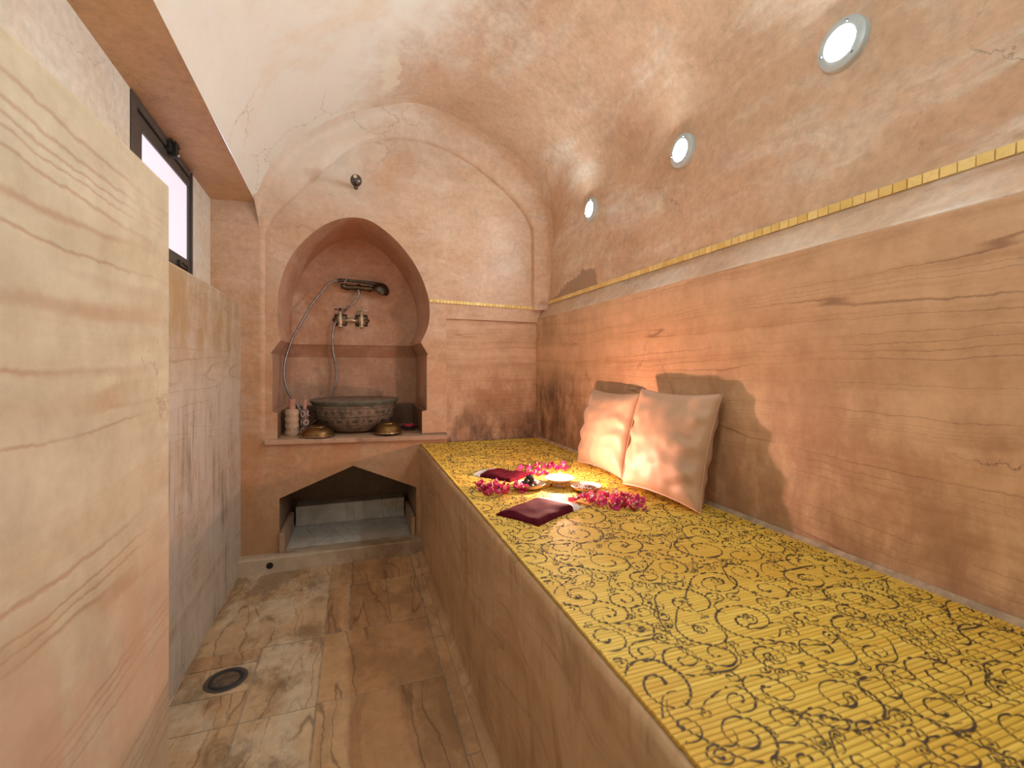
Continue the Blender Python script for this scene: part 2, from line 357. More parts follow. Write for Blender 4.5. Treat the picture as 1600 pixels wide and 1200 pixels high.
# ------------------------------------------------------------------ mesh helpers
class MB:
    def __init__(s): s.v = []; s.f = []; s.mi = []; s.col = {}
    def add(s, verts, faces, mi=0, tint=None):
        b = len(s.v); s.v += [tuple(q) for q in verts]
        for f in faces:
            if tint is not None: s.col[len(s.f)] = tint
            s.f.append(tuple(b + i for i in f)); s.mi.append(mi)
    def quad(s, a, b, c, d, mi=0): s.add([a, b, c, d], [(0, 1, 2, 3)], mi)
    def box(s, x0, x1, y0, y1, z0, z1, mi=0, tint=None):
        v = [(x, y, z) for z in (z0, z1) for y in (y0, y1) for x in (x0, x1)]
        s.add(v, [(0, 2, 3, 1), (4, 5, 7, 6), (0, 1, 5, 4), (2, 6, 7, 3), (0, 4, 6, 2), (1, 3, 7, 5)], mi, tint)
    def lathe(s, prof, seg=32, mi=0, axis='z', o=(0, 0, 0), sx=1, sy=1, closed=False):
        b = []
        for (r, h) in prof:
            for k in range(seg):
                a = 2 * PI * k / seg
                p = (r * math.cos(a) * sx, r * math.sin(a) * sy, h)
                if axis == 'y': p = (p[0], p[2], p[1])
                if axis == 'x': p = (p[2], p[0], p[1])
                b.append((p[0] + o[0], p[1] + o[1], p[2] + o[2]))
        f = []
        for i in range(len(prof) - 1):
            for k in range(seg):
                q = (i * seg + k, i * seg + (k + 1) % seg, (i + 1) * seg + (k + 1) % seg, (i + 1) * seg + k)
                f.append(q)
        if prof[0][0] > 1e-5: f.append(tuple(range(seg - 1, -1, -1)))
        if prof[-1][0] > 1e-5: f.append(tuple((len(prof) - 1) * seg + k for k in range(seg)))
        s.add(b, f, mi)
    def tube(s, pts, r, seg=10, mi=0):
        pts = [Vector(p) for p in pts]; rs = r if hasattr(r, '__len__') else [r] * len(pts)
        b = []; up = Vector((0.13, 0.21, 0.97))
        prev = None
        for i, p in enumerate(pts):
            t = (pts[min(i + 1, len(pts) - 1)] - pts[max(i - 1, 0)]).normalized()
            if prev is None:
                a = t.cross(up)
                if a.length < 0.1: a = t.cross(Vector((1, 0, 0)))
            else: a = prev - t * prev.dot(t)
            a.normalize(); prev = a; c = t.cross(a)
            for k in range(seg):
                q = 2 * PI * k / seg
                b.append(p + (a * math.cos(q) + c * math.sin(q)) * rs[i])
        f = [(i * seg + k, i * seg + (k + 1) % seg, (i + 1) * seg + (k + 1) % seg, (i + 1) * seg + k)
             for i in range(len(pts) - 1) for k in range(seg)]
        f.append(tuple(range(seg - 1, -1, -1))); f.append(tuple((len(pts) - 1) * seg + k for k in range(seg)))
        s.add(b, f, mi)
    def ball(s, c, r, seg=16, rings=10, mi=0, sc=(1, 1, 1)):
        prof = [(r * math.sin(PI * i / rings), -r * math.cos(PI * i / rings)) for i in range(rings + 1)]
        b = len(s.v); s.lathe(prof, seg, mi)
        for i in range(b, len(s.v)):
            p = s.v[i]; s.v[i] = (p[0] * sc[0] + c[0], p[1] * sc[1] + c[1], p[2] * sc[2] + c[2])
    def build(s, name, mats, parent=None, smooth=True, bevel=0, subsurf=0, merge=True, angle=40, loc=None, flat_y=False):
        me = bpy.data.meshes.new(name)
        me.from_pydata(s.v, [], s.f)
        if not isinstance(mats, (list, tuple)): mats = [mats]
        for m in mats: me.materials.append(m)
        me.polygons.foreach_set('material_index', s.mi)
        if s.col:
            at = me.color_attributes.new('tint', 'FLOAT_COLOR', 'CORNER')
            for p in me.polygons:
                cc = s.col.get(p.index, (0.5, 0.5, 0.5))
                for li in p.loop_indices: at.data[li].color = (*cc, 1)
        bm = bmesh.new(); bm.from_mesh(me)
        if merge: bmesh.ops.remove_doubles(bm, verts=bm.verts, dist=1e-5)
        bmesh.ops.recalc_face_normals(bm, faces=bm.faces)
        for f in bm.faces: f.smooth = smooth and not (flat_y and abs(f.normal.y) > 0.9999)
        if smooth:
            for e in bm.edges:
                if len(e.link_faces) == 2 and e.calc_face_angle(0) > math.radians(angle): e.smooth = False
        bm.to_mesh(me); bm.free()
        o = bpy.data.objects.new(name, me); COL.objects.link(o)
        if parent: o.parent = parent
        if loc: o.location = loc
        if bevel:
            b = o.modifiers.new('bevel', 'BEVEL'); b.width = bevel; b.segments = 3; b.limit_method = 'ANGLE'
            b.harden_normals = False
        if subsurf:
            b = o.modifiers.new('sub', 'SUBSURF'); b.levels = subsurf; b.render_levels = subsurf
        return o

def empty(name, loc=(0, 0, 0), rot=(0, 0, 0)):
    o = bpy.data.objects.new(name, None); COL.objects.link(o); o.location = loc; o.rotation_euler = rot
    o.empty_display_size = 0.05
    return o
def tag(o, label, cat, group=None, kind=None):
    o['label'] = label; o['category'] = cat
    if group: o['group'] = group
    if kind: o['kind'] = kind
    return o
def struct(o, label=None, cat=None):
    o['kind'] = 'structure'
    if label: o['label'] = label
    if cat: o['category'] = cat
    return o
def kids(o): return [q for q in bpy.data.objects if q.parent == o]
def copy_tree(o, parent=None):
    c = o.copy(); COL.objects.link(c)
    if parent: c.parent = parent
    for ch in kids(o): copy_tree(ch, c)
    return c
def crom(pts, n=8, closed=False):
    P = [Vector(p) for p in pts]; out = []
    for i in range(len(P) - 1):
        p0 = P[i - 1] if i else P[0] * 2 - P[1]
        p3 = P[i + 2] if i + 2 < len(P) else P[-1] * 2 - P[-2]
        p1, p2 = P[i], P[i + 1]
        for k in range(n):
            t = k / n
            out.append(0.5 * ((2 * p1) + (p2 - p0) * t + (2 * p0 - 5 * p1 + 4 * p2 - p3) * t * t + (3 * p1 - p0 - 3 * p2 + p3) * t ** 3))
    out.append(P[-1]); return out
def wob(x, y, z, s=2.0, a=0.004):
    return (noise.noise(Vector((x * s, y * s, z * s))) * a)

# ================================================================== SETTING
YE = 2.45      # end wall plane
YF = -0.75     # wall behind the camera
# ---- floor: individually cut slabs in one mesh, on a grout bed
mb = MB()
mb.box(-0.8, 1.2, YF, 3.0, -0.06, -0.004, 1)
G = 0.0022
def slab(x0, x1, y0, y1, tint, sk=0.0):
    a, b = x0 + G, x1 - G; c0, c1 = y0 + G, y1 - G; z = random.uniform(-0.001, 0.001)
    v = [(a, c0, -0.02), (b, c0 + sk, -0.02), (b, c1 + sk, -0.02), (a, c1, -0.02)]
    t = [(p[0] + dx, p[1] + dy, z) for p, dx, dy in zip(v, (.002, -.002, -.002, .002), (.002, .002, -.002, -.002))]
    vm = [(p[0], p[1], z - 0.002) for p in v]
    mb.add(v + vm + t, [(0, 1, 5, 4), (1, 2, 6, 5), (2, 3, 7, 6), (3, 0, 4, 7), (4, 5, 9, 8), (5, 6, 10, 9), (6, 7, 11, 10), (7, 4, 8, 11), (8, 9, 10, 11)], 0, tint)
ys_r = [YF, -0.25, 0.2, 0.62, 1.02, 1.41, 1.765, 2.13, 2.46]
for i in range(len(ys_r) - 1):
    t = (0.12 + 0.2 * random.random(), random.uniform(0.5, 1), random.random())
    if ys_r[i] > 1.7: t = (0.10, 1.0, t[2])
    if 2.0 < ys_r[i + 1] < 2.2:
        slab(-0.105, -0.02, ys_r[i], ys_r[i + 1], (0.0, 1.0, 0.3))
        slab(-0.02, 0.13, ys_r[i], ys_r[i + 1], (0.15, 0.8, 0.1)); slab(0.13, 0.262, ys_r[i], ys_r[i + 1], (0.2, 0.3, 0.8))
    else: slab(-0.105, 0.262, ys_r[i], ys_r[i + 1], t)
ys_b = [YF, -0.1, 0.5, 1.1, 1.62, 1.95, 2.2, 2.46]
for i in range(len(ys_b) - 1): slab(0.262, 0.33, ys_b[i], ys_b[i + 1], (0.25 + .2 * random.random(), 0.4, random.random()))
ys_l = [YF, -0.1, 0.45, 0.95, 1.40, 1.75, 2.08, 2.46]
for i in range(len(ys_l) - 1):
    if abs(ys_l[i] - 1.40) < .01:
        slab(-0.30, -0.105, 1.40, 1.75, (0.75, 0.35, 0.2)); slab(-0.55, -0.30, 1.40, 1.535, (0.5, 0.4, 0.9)); slab(-0.55, -0.30, 1.675, 1.75, (0.3, 0.7, 0.6))
        slab(-0.55, -0.445, 1.535, 1.675, (0.3, 0.6, 0.4)); slab(-0.445, -0.30, 1.535, 1.675, (0.85, 0.1, 0.2))
    elif abs(ys_l[i] - 0.95) < .01:
        slab(-0.55, -0.30, 0.95, 1.40, (0.55, 0.3, 0.55)); slab(-0.30, -0.105, 0.95, 1.40, (0.95, 0.12, 0.35))
    else:
        slab(-0.55, -0.105, ys_l[i], ys_l[i + 1], (0.55 + 0.2 * random.random(), 0.45, random.random()))
struct(mb.build('floor', [M['floor'], M['grout']], smooth=False, merge=False), 'worn sandstone slab floor of the narrow bath room', 'floor')

# ---- right wall: stone dado, sloping ledge, plaster above up to the vault
mb = MB()
NY = 40
ysr = [YF + (YE + 0.1 - YF) * i / NY for i in range(NY + 1)]
def strip(mb, prof, ys, mi=0, wobble=0.0):
    rows = []
    for y in ys:
        rows.append([(x + wob(x, y, z, 1.7, wobble), y, z + wob(y, x, z, 2.3, wobble)) for (x, z) in prof])
    nn = len(prof)
    v = [p for r in rows for p in r]
    f = [(i * nn + k, i * nn + k + 1, (i + 1) * nn + k + 1, (i + 1) * nn + k) for i in range(len(ys) - 1) for k in range(nn - 1)]
    mb.add(v, f, mi)
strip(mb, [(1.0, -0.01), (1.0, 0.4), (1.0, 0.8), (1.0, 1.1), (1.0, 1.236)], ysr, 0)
strip(mb, [(1.0, 1.236), (1.0005, 1.2385), (1.008, 1.240), (1.012, 1.247)], ysr, 1, 0.0)
strip(mb, [(1.012, 1.247), (1.022, 1.262), (1.036, 1.287), (1.045, 1.302), (1.047, 1.315), (1.050, 1.36)], ysr, 1)
strip(mb, [(1.05, 1.36), (1.053, 1.5), (1.055, 1.6), (1.056, 1.66)], ysr, 1)
strip(mb, [(1.2, -0.01), (1.2, 1.66), (1.056, 1.66)], ysr, 1)
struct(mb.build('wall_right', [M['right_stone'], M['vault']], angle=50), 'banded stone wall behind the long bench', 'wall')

# ---- vault
mb = MB()
vp = [(1.056, 1.66), (1.054, 1.74), (1.035, 1.84), (0.985, 1.945), (0.895, 2.05), (0.735, 2.17), (0.555, 2.255), (0.38, 2.29), (0.215, 2.28),
      (0.02, 2.22), (-0.14, 2.13), (-0.285, 2.005), (-0.35, 1.92), (-0.405, 1.83), (-0.445, 1.735)]
prof = [(p.x, p.y) for p in crom([(a, b, 0) for a, b in vp], 6)]
nn = len(prof); NV = 60
ysv = [YF + (YE + 0.02 - YF) * i / NV for i in range(NV + 1)]
v = []
for y in ysv:
    rise = 0.085 * (1 - max(0, min(1, (y - 1.2) / 1.24))) 
    for k, (x, z) in enumerate(prof):
        t = k / (nn - 1); e = max(0, (t - 0.72) / 0.28)
        dx = 0; dz = rise * e ** 1.5
        a = 0.010 * min(1, k / 8)
        nz = noise.noise(Vector((x * 2.1, y * 1.8, z * 2.1))) * a
        if k == nn - 1: nz *= 0.4
        v.append((x + nz * 0.5, y, z + dz + nz))
f = [(i * nn + k, i * nn + k + 1, (i + 1) * nn + k + 1, (i + 1) * nn + k) for i in range(NV) for k in range(nn - 1)]
mb.add(v, f, 0)
# pale plaster repair and small scar near the crown are raised dabs of lime
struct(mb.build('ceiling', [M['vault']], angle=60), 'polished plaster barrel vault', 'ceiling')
def vault_edge(y):
    rise = 0.085 * (1 - max(0, min(1, (y - 1.2) / 1.24)))
    return (-0.445, 1.735 + rise)

# ---- left wall: rear stone panel, ledge, window wall with opening, soffit
XW = -0.63
WIN = (1.640, 2.185, 1.30)      # y0, y1, z0 of the opening
mb = MB()
yl0, yl1 = 0.90, YE
XL = -0.495
mb.quad((XL, yl0, 0), (XL - 0.012, yl1, 0), (XL - 0.012, yl1, 1.255), (XL, yl0, 1.255), 0)
mb.quad((XL, yl0, 1.255), (XL - 0.012, yl1, 1.255), (XL - 0.016, yl1, 1.262), (XL - 0.004, yl0, 1.262), 0)
mb.quad((XL - 0.004, YF, 1.262), (XL - 0.016, yl1, 1.262), (XW, yl1, 1.265), (XW, YF, 1.265), 1)
# window wall pieces around the opening
def wz(y): return vault_edge(y)[1] - 0.005
ys = [YF, 0.0, 0.6, 1.2, WIN[0]]
def wallstrip(ya, yb, za, zb, mi=1):
    mb.quad((XW, ya, za(ya)), (XW, yb, za(yb)), (XW, yb, zb(yb)), (XW, ya, zb(ya)), mi)
for a, b in zip(ys[:-1], ys[1:]): wallstrip(a, b, lambda y: 1.26, wz)
wallstrip(WIN[0], WIN[1], lambda y: 1.26, lambda y: WIN[2])
wallstrip(WIN[1], YE, lambda y: 1.26, wz)
# reveals of the opening
for (a, b) in (((WIN[0], WIN[2]), (WIN[0], wz(WIN[0]))), ((WIN[0], wz(WIN[0])), (WIN[1], wz(WIN[1]))), ((WIN[1], wz(WIN[1])), (WIN[1], WIN[2])), ((WIN[1], WIN[2]), (WIN[0], WIN[2]))):
    mb.quad((XW, a[0], a[1]), (XW, b[0], b[1]), (XW - 0.12, b[0], b[1]), (XW - 0.12, a[0], a[1]), 1)
# soffit
ys = [YF + (YE - YF) * i / 24 for i in range(25)]
for a, b in zip(ys[:-1], ys[1:]):
    qa, qb = vault_edge(a), vault_edge(b)
    wa, wb_ = wob(a, 0, 0, 1.6, 0.012), wob(b, 0, 0, 1.6, 0.012)
    mb.quad((qa[0], a, qa[1]), (qb[0], b, qb[1]), (XW, b, wz(b)), (XW, a, wz(a)), 2)
struct(mb.build('wall_left', [M['left_stone'], M['cream_plaster'], M['soffit_plaster']], smooth=False), 'left wall with pale stone panel, ledge and high window', 'wall')
# near partition, proud of the wall
mb = MB()
v0 = [(-0.30, YF, 0), (-0.30, 0.928, 0), (-0.50, 0.928, 0), (-0.50, YF, 0)]
mb.add([(x, y, z) for z in (0, 1.270) for (x, y, _) in v0], [(0, 1, 5, 4), (1, 2, 6, 5), (2, 3, 7, 6), (3, 0, 4, 7), (4, 5, 6, 7)], 0)
struct(mb.build('wall_partition', [M['partition_stone']], smooth=False, bevel=0.006), 'near stone partition with wavy brown veins', 'wall')
# wall behind the camera
mb = MB(); mb.quad((-0.75, YF, 0), (1.2, YF, 0), (1.2, YF, 2.4), (-0.75, YF, 2.4))
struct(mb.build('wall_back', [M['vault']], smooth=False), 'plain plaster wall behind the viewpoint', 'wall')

# ---- end wall with horseshoe niche and pointed alcove
hs = [(-0.342, 1.088), (-0.354, 1.165), (-0.356, 1.262), (-0.344, 1.364), (-0.300, 1.492), (-0.225, 1.596), (-0.135, 1.674), (-0.031, 1.716),
      (0.078, 1.708), (0.205, 1.619), (0.304, 1.495), (0.362, 1.363), (0.378, 1.254), (0.365, 1.165), (0.330, 1.088)]
hs = [(p.x, p.y) for p in crom([(a, b, 0) for a, b in hs], 6)]
SH = 0.605
opening = [(-0.355, SH), (-0.355, 0.735), (-0.378, 0.742), (-0.378, 1.015), (-0.385, 1.026)] + hs + \
          [(0.368, 1.028), (0.362, 1.016), (0.362, 0.728), (0.337, 0.722), (0.337, SH)]
arch_in = [(-0.405, 1.60), (-0.358, 1.695), (-0.249, 1.815), (-0.135, 1.943), (0.012, 2.075), (0.115, 2.125), (0.218, 2.151), (0.378, 2.149), (0.549, 2.1),
           (0.727, 1.998), (0.848, 1.902), (0.93, 1.81), (0.963, 1.73)]
arch_in = [(p.x, p.y) for p in crom([(a, b, 0) for a, b in arch_in], 6)]
alc = [(-0.344, 0.072), (-0.344, 0.327), (-0.009, 0.461), (0.304, 0.325), (0.304, 0.072)]
def plane_with_holes(mb, outer, holes, y, mi=0):
    loops = [[Vector((x, 0, z)) for x, z in l] for l in [outer] + holes]
    flat = [q for l in [outer] + holes for q in l]
    tris = tessellate_polygon(loops)
    mb.add([(x, y, z) for x, z in flat], [tuple(t) for t in tris], mi)
mb = MB()
# tympanum + frame field; panel opening is recessed
panel = [(0.468, 0.52), (0.468, 1.222), (0.998, 1.216), (0.998, 0.52)]
field = [(-0.405, 0.6)] + arch_in + [(0.966, 1.30), (1.06, 1.30), (1.06, 1.218), (0.998, 1.216), (0.468, 1.222), (0.468, 0.52), (0.337, 0.52), (0.337, 0.6)]
outer = [(-0.405, SH), (-0.405, 0.9)] + arch_in + [(0.963, 1.30), (1.06, 1.30), (1.06, 1.216), (0.468, 1.222), (0.468, 0.5), (0.40, 0.5), (0.337, SH)] 
# split: field outline follows the niche opening at its foot, so cut it as one open band
band = [(-0.405, SH)] + arch_in + [(0.963, 1.30), (1.06, 1.30), (1.06, 1.216), (0.468, 1.222), (0.468, SH)] + list(reversed(opening))
plane_with_holes(mb, band, [], YE, 0)
plane_with_holes(mb, [(-0.66, 0), (-0.66, 1.78), (-0.43, 1.78), (-0.43, 0.655), (-0.405, 0.64), (-0.405, SH - 0.012), (0.468, SH - 0.02), (0.468, 0.0), (0.304, 0.0)] + list(reversed(alc)) + [(-0.344, 0.0)], [], YE - 0.02, 0)
# left pilaster edge (rounded return)
zt = [0.64, 0.9, 1.2, 1.5, 1.61]
rp = [(-0.432, YE - 0.019), (-0.4306, YE - 0.019), (-0.4266, YE - 0.0188), (-0.4185, YE - 0.0168), (-0.4077, YE - 0.0112), (-0.4058, YE - 0.0072), (-0.405, YE)]
for (xa, ya), (xb, yb) in zip(rp[:-1], rp[1:]):
    for z0, z1 in zip(zt[:-1], zt[1:]): mb.quad((xa, ya, z0), (xb, yb, z0), (xb, yb, z1), (xa, ya, z1))
mb.quad((-0.43, YE - 0.02, 0.655), (-0.405, YE - 0.019, 0.64), (-0.405, YE, 0.64), (-0.43, YE, 0.655))
# splayed arch ring between the field and the vault: inner edge at YE, outer edge 4-5 cm forward
ring_o = [(-0.432, 1.60), (-0.43, 1.735), (-0.394, 1.827), (-0.336, 1.903), (-0.277, 1.986), (-0.135, 2.109), (0.022, 2.2), (0.12, 2.24), (0.218, 2.262), (0.378, 2.272), (0.549, 2.236), (0.727, 2.148),
          (0.887, 2.03), (0.99, 1.92), (1.03, 1.80), (1.045, 1.70)]
ro = [(p.x, p.y) for p in crom([(a, b, 0) for a, b in ring_o], 8)]
def resample(pl, n):
    P = [Vector((a, b)) for a, b in pl]; L = [0]
    for i in range(1, len(P)): L.append(L[-1] + (P[i] - P[i - 1]).length)
    out = []; j = 0
    for k in range(n):
        d = L[-1] * k / (n - 1)
        while j < len(L) - 2 and L[j + 1] < d: j += 1
        t = (d - L[j]) / max(1e-9, L[j + 1] - L[j]); q = P[j].lerp(P[j + 1], min(1, t)); out.append((q.x, q.y))
    return out
NR = 90
ri, ro = resample(arch_in + [(0.963, 1.285)], NR), resample(ro + [(1.05, 1.285)], NR)
rows = []
for k in range(NR):
    a, b = Vector(ri[k]), Vector(ro[k])
    # at the left foot the ring dies into the pilaster
    fc = min(1.0, k / 14.0); fc = fc * fc * (3 - 2 * fc)
    rows.append([(a.x, YE, a.y)] + [((a.lerp(b, tt)).x, YE - dd, (a.lerp(b, tt)).y) for tt, dd in
                 [(min(t, 1) + max(0, t - 1) * fc, dy * (0.4 + 0.6 * fc) if t < 0.9 else 0.019 + (dy - 0.019) * fc) for t, dy in
                 ((0.03, 0.018), (0.10, 0.028), (0.5, 0.042), (0.8, 0.047), (0.95, 0.056), (1.05, 0.072), (1.15, 0.10), (1.3, 0.15), (1.5, 0.25))]])
m_ = len(rows[0])
# clamp ring so that it never crosses the vault skin
mb.add([p for r in rows for p in r], [(k * m_ + j, k * m_ + j + 1, (k + 1) * m_ + j + 1, (k + 1) * m_ + j) for k in range(NR - 1) for j in range(m_ - 1)], 0)
# backing behind ring top so no gap shows
mb.box(-0.66, 1.2, YE + 0.50, YE + 0.56, 0, 2.4, 0)
# recessed stone panel on the right
mb.add([(x, YE + 0.012, z) for x, z in panel] + [(x, YE, z) for x, z in panel], [(0, 1, 2, 3)], 1)
mb.add([(x, YE + 0.012, z) for x, z in panel] + [(x, YE, z) for x, z in panel], [(0, 1, 5, 4), (1, 2, 6, 5)], 0)
# ---- niche interior: upper horseshoe extruded to the back, flared moulding, lower chamber, dark well
YB1, YB2 = 2.87, 2.90
def tap(p, k=0.0): return p
back = [(x * 0.965 + 0.0, z) for x, z in hs]
nn = len(hs)
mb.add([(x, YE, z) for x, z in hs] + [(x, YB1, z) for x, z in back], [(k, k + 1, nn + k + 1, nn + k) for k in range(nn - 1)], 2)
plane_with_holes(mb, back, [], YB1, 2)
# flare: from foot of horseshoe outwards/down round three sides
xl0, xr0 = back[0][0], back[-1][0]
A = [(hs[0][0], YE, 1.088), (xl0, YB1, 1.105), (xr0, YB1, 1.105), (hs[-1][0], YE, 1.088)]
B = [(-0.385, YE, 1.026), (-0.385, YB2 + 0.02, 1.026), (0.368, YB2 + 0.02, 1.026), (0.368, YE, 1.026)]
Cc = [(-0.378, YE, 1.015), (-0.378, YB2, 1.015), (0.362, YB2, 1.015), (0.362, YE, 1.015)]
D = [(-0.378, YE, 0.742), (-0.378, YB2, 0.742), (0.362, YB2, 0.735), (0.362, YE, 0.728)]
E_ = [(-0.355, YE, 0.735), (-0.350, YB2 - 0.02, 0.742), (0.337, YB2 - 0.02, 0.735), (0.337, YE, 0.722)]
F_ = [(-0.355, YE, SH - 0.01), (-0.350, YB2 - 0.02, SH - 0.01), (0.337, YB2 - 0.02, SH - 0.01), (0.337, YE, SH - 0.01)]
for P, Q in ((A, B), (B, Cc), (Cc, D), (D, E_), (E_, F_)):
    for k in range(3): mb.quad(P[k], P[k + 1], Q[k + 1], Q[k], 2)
# ---- alcove interior
YA = 2.92
al2 = [(-0.344, 0.0), (-0.344, 0.327), (-0.009, 0.461), (0.304, 0.325), (0.304, 0.0)]
mb.add([(x, YE - 0.02, z) for x, z in al2] + [(x, YA, z) for x, z in al2], [(0, 1, 6, 5), (1, 2, 7, 6), (2, 3, 8, 7), (3, 4, 9, 8), (5, 6, 7, 8, 9)], 3)
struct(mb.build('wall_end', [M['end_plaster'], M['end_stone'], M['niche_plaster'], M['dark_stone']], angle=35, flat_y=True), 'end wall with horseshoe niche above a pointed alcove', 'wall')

# niche shelf slab (structure trim) and step
mb = MB()
mb.add([(-0.405, YE - 0.045, 0.590), (0.464, YE - 0.045, 0.572), (0.464, YE - 0.045, 0.594), (-0.405, YE - 0.045, 0.612),
        (-0.405, YB2, 0.58), (0.464, YB2, 0.575), (0.464, YB2, 0.612), (-0.405, YB2, 0.612)],
       [(0, 1, 2, 3), (3, 2, 6, 7), (4, 5, 1, 0), (0, 3, 7, 4), (1, 5, 6, 2)])
struct(mb.build('trim_1', [M['shelf_stone']], smooth=False, bevel=0.003), 'stone sill slab across the foot of the horseshoe niche', 'sill')
mb = MB()
mb.box(-0.51, 0.325, YE - 0.085, YE + 0.01, -0.005, 0.070)
mb.box(-0.343, 0.303, YE + 0.01, YA, -0.005, 0.066, 1)
o = mb.build('trim_2', [M['step_stone'], M['marble']], smooth=False, bevel=0.005)
struct(o, 'low stone kerb and marble floor of the pointed alcove', 'step')
# drain outlet in the kerb: dark sunken ring
mb = MB()
mb.lathe([(0.0, -0.0005), (0.012, -0.0005), (0.0135, -0.001), (0.0145, -0.0018), (0.0145, 0.006)], 24, 0, 'y', (-0.375, YE - 0.086, 0.036))
o = mb.build('kerb_outlet', [M['frame_gap']])
tag(o, 'small round black outlet hole in the stone kerb under the alcove', 'drain outlet')

def thing_box(name, label, cat, boxes, mat, bevel=0.003, group=None):
    mb = MB()
    x0, y0, z0 = boxes[0][0], boxes[0][2], boxes[0][4]
    for b in boxes: mb.box(b[0] - x0, b[1] - x0, b[2] - y0, b[3] - y0, b[4] - z0, b[5] - z0)
    o = mb.build(name, mat, smooth=False, bevel=bevel, loc=(x0, y0, z0)); tag(o, label, cat, group); return o
thing_box('stone_upright', 'short tan stone upright at the left foot of the pointed alcove', 'stone slab', [(-0.342, -0.318, YE - 0.045, YE + 0.30, 0.0665, 0.165)], M['shelf_stone'])
thing_box('stone_upright', 'short tan stone upright at the right foot of the pointed alcove', 'stone slab', [(0.281, 0.3015, YE - 0.01, YE + 0.30, 0.0665, 0.165)], M['shelf_stone'])
thing_box('marble_backslab', 'low grey marble slab standing at the back of the pointed alcove', 'stone slab', [(-0.315, 0.279, 2.80, 2.915, 0.0665, 0.175)], M['marble'])

# ---- gold mosaic borders
def tint(): return (random.random(),) * 3
mb = MB(); y = YF
prev = None
while y < 2.41:
    wd = 0.0265 + random.uniform(-0.001, 0.001)
    y1 = min(y + wd, 2.425)
    j = [random.uniform(-0.0012, 0.0012) for _ in range(4)]
    def P(yy, top, dx): 
        z = 1.336 if top else 1.316
        x = (1.0473 if not top else 1.0486) - dx
        return (x, yy, z)
    a, b, c, d = P(y + 0.0012, 0, 0.004), P(y1 - 0.0012, 0, 0.004), P(y1 - 0.0012, 1, 0.004 + j[0]), P(y + 0.0012, 1, 0.004 + j[1])
    A2, B2, C2, D2 = P(y + 0.0004, 0, -0.004), P(y1 - 0.0004, 0, -0.004), P(y1 - 0.0004, 1, -0.004), P(y + 0.0004, 1, -0.004)
    mb.add([a, b, c, d, A2, B2, C2, D2], [(0, 1, 2, 3), (0, 4, 5, 1), (1, 5, 6, 2), (2, 6, 7, 3), (3, 7, 4, 0)], 0, tint())
    y = y1
    if y1 >= 2.425: break
struct(mb.build('trim_3', [M['gold']], smooth=False, merge=False), 'gold mosaic border running along the right wall above the ledge', 'trim')
mb = MB(); x = 0.376
while x < 0.985:
    x1 = x + 0.0185; z0 = 1.322 - (x - 0.37) * 0.028
    tz = 0.016
    mb.add([(x + .001, YE - 0.006, z0 - tz), (x1 - .001, YE - 0.006, z0 - tz), (x1 - .001, YE - 0.006, z0), (x + .001, YE - 0.006, z0),
            (x, YE + .002, z0 - tz), (x1, YE + .002, z0 - tz), (x1, YE + .002, z0), (x, YE + .002, z0)],
           [(0, 1, 2, 3), (0, 4, 5, 1), (1, 5, 6, 2), (2, 6, 7, 3), (3, 7, 4, 0)], 0, tint())
    x = x1
struct(mb.build('trim_4', [M['gold']], smooth=False, merge=False), 'short gold mosaic border beside the horseshoe niche', 'trim')

# ---- window
win = struct(empty('window_1', (XW, (WIN[0] + WIN[1]) / 2, WIN[2])), 'small dark framed frosted window above the left ledge', 'window')
oy, oz = (WIN[0] + WIN[1]) / 2, WIN[2]
def slopebox(mb, x0, x1, y0, y1, z0, z1f, z1b, mi=0, z0b=None):
    z0b = z0 if z0b is None else z0b
    v = [(x0, y0 - oy, z0 - oz), (x1, y0 - oy, z0 - oz), (x1, y1 - oy, z0b - oz), (x0, y1 - oy, z0b - oz),
         (x0, y0 - oy, z1f - oz), (x1, y0 - oy, z1f - oz), (x1, y1 - oy, z1b - oz), (x0, y1 - oy, z1b - oz)]
    mb.add(v, [(0, 1, 2, 3), (4, 5, 6, 7), (0, 1, 5, 4), (1, 2, 6, 5), (2, 3, 7, 6), (3, 0, 4, 7)], mi)
wy0, wy1, wz0 = WIN[0] + 0.002, WIN[1] - 0.002, WIN[2] + 0.001
zt0, zt1 = wz(wy0) - 0.002, wz(wy1) - 0.002
mb = MB(); t = 0.035
slopebox(mb, -0.05, 0.004, wy0, wy0 + t, wz0, zt0, wz(wy0 + t) - 0.002)
slopebox(mb, -0.05, 0.004, wy1 - 0.012, wy1, wz0, wz(wy1 - 0.012) - 0.002, zt1)
slopebox(mb, -0.05, 0.004, wy0 + t, wy1 - t, wz0, wz0 + t, wz0 + t)
slopebox(mb, -0.05, 0.004, wy0 + t, wy1 - t, zt0 - 0.03, wz(wy0 + t) - 0.002, wz(wy1 - t) - 0.002, 0, wz(wy1 - t) - 0.03)
fr = mb.build('frame', M['frame'], win, smooth=False, bevel=0.002)
mb = MB(); s0, s1 = wy0 + t + 0.008, wy1 - 0.013; g = 0.045
zb, ztA, ztB = wz0 + t + 0.006, wz(s0) - 0.034, wz(s1) - 0.034
gy0, gy1, gz0 = s0 + g, s1 - 0.016, zb + 0.045
gA, gB = 1.70, 1.685
slopebox(mb, -0.045, -0.003, s0, gy0, zb, ztA, ztA - 0.003)
slopebox(mb, -0.045, -0.003, gy1, s1, zb, ztB, ztB)
slopebox(mb, -0.045, -0.003, gy0, gy1, zb, gz0, gz0)
slopebox(mb, -0.045, -0.003, gy0, gy1, gA, ztA - 0.003, ztB, 0, gB)
mb.build('sash', M['frame'], win, smooth=False, bevel=0.002)
mb = MB(); slopebox(mb, -0.018, -0.010, gy0, gy1, gz0, gA, gB); mb.build('pane', M['pane'], win, smooth=False)
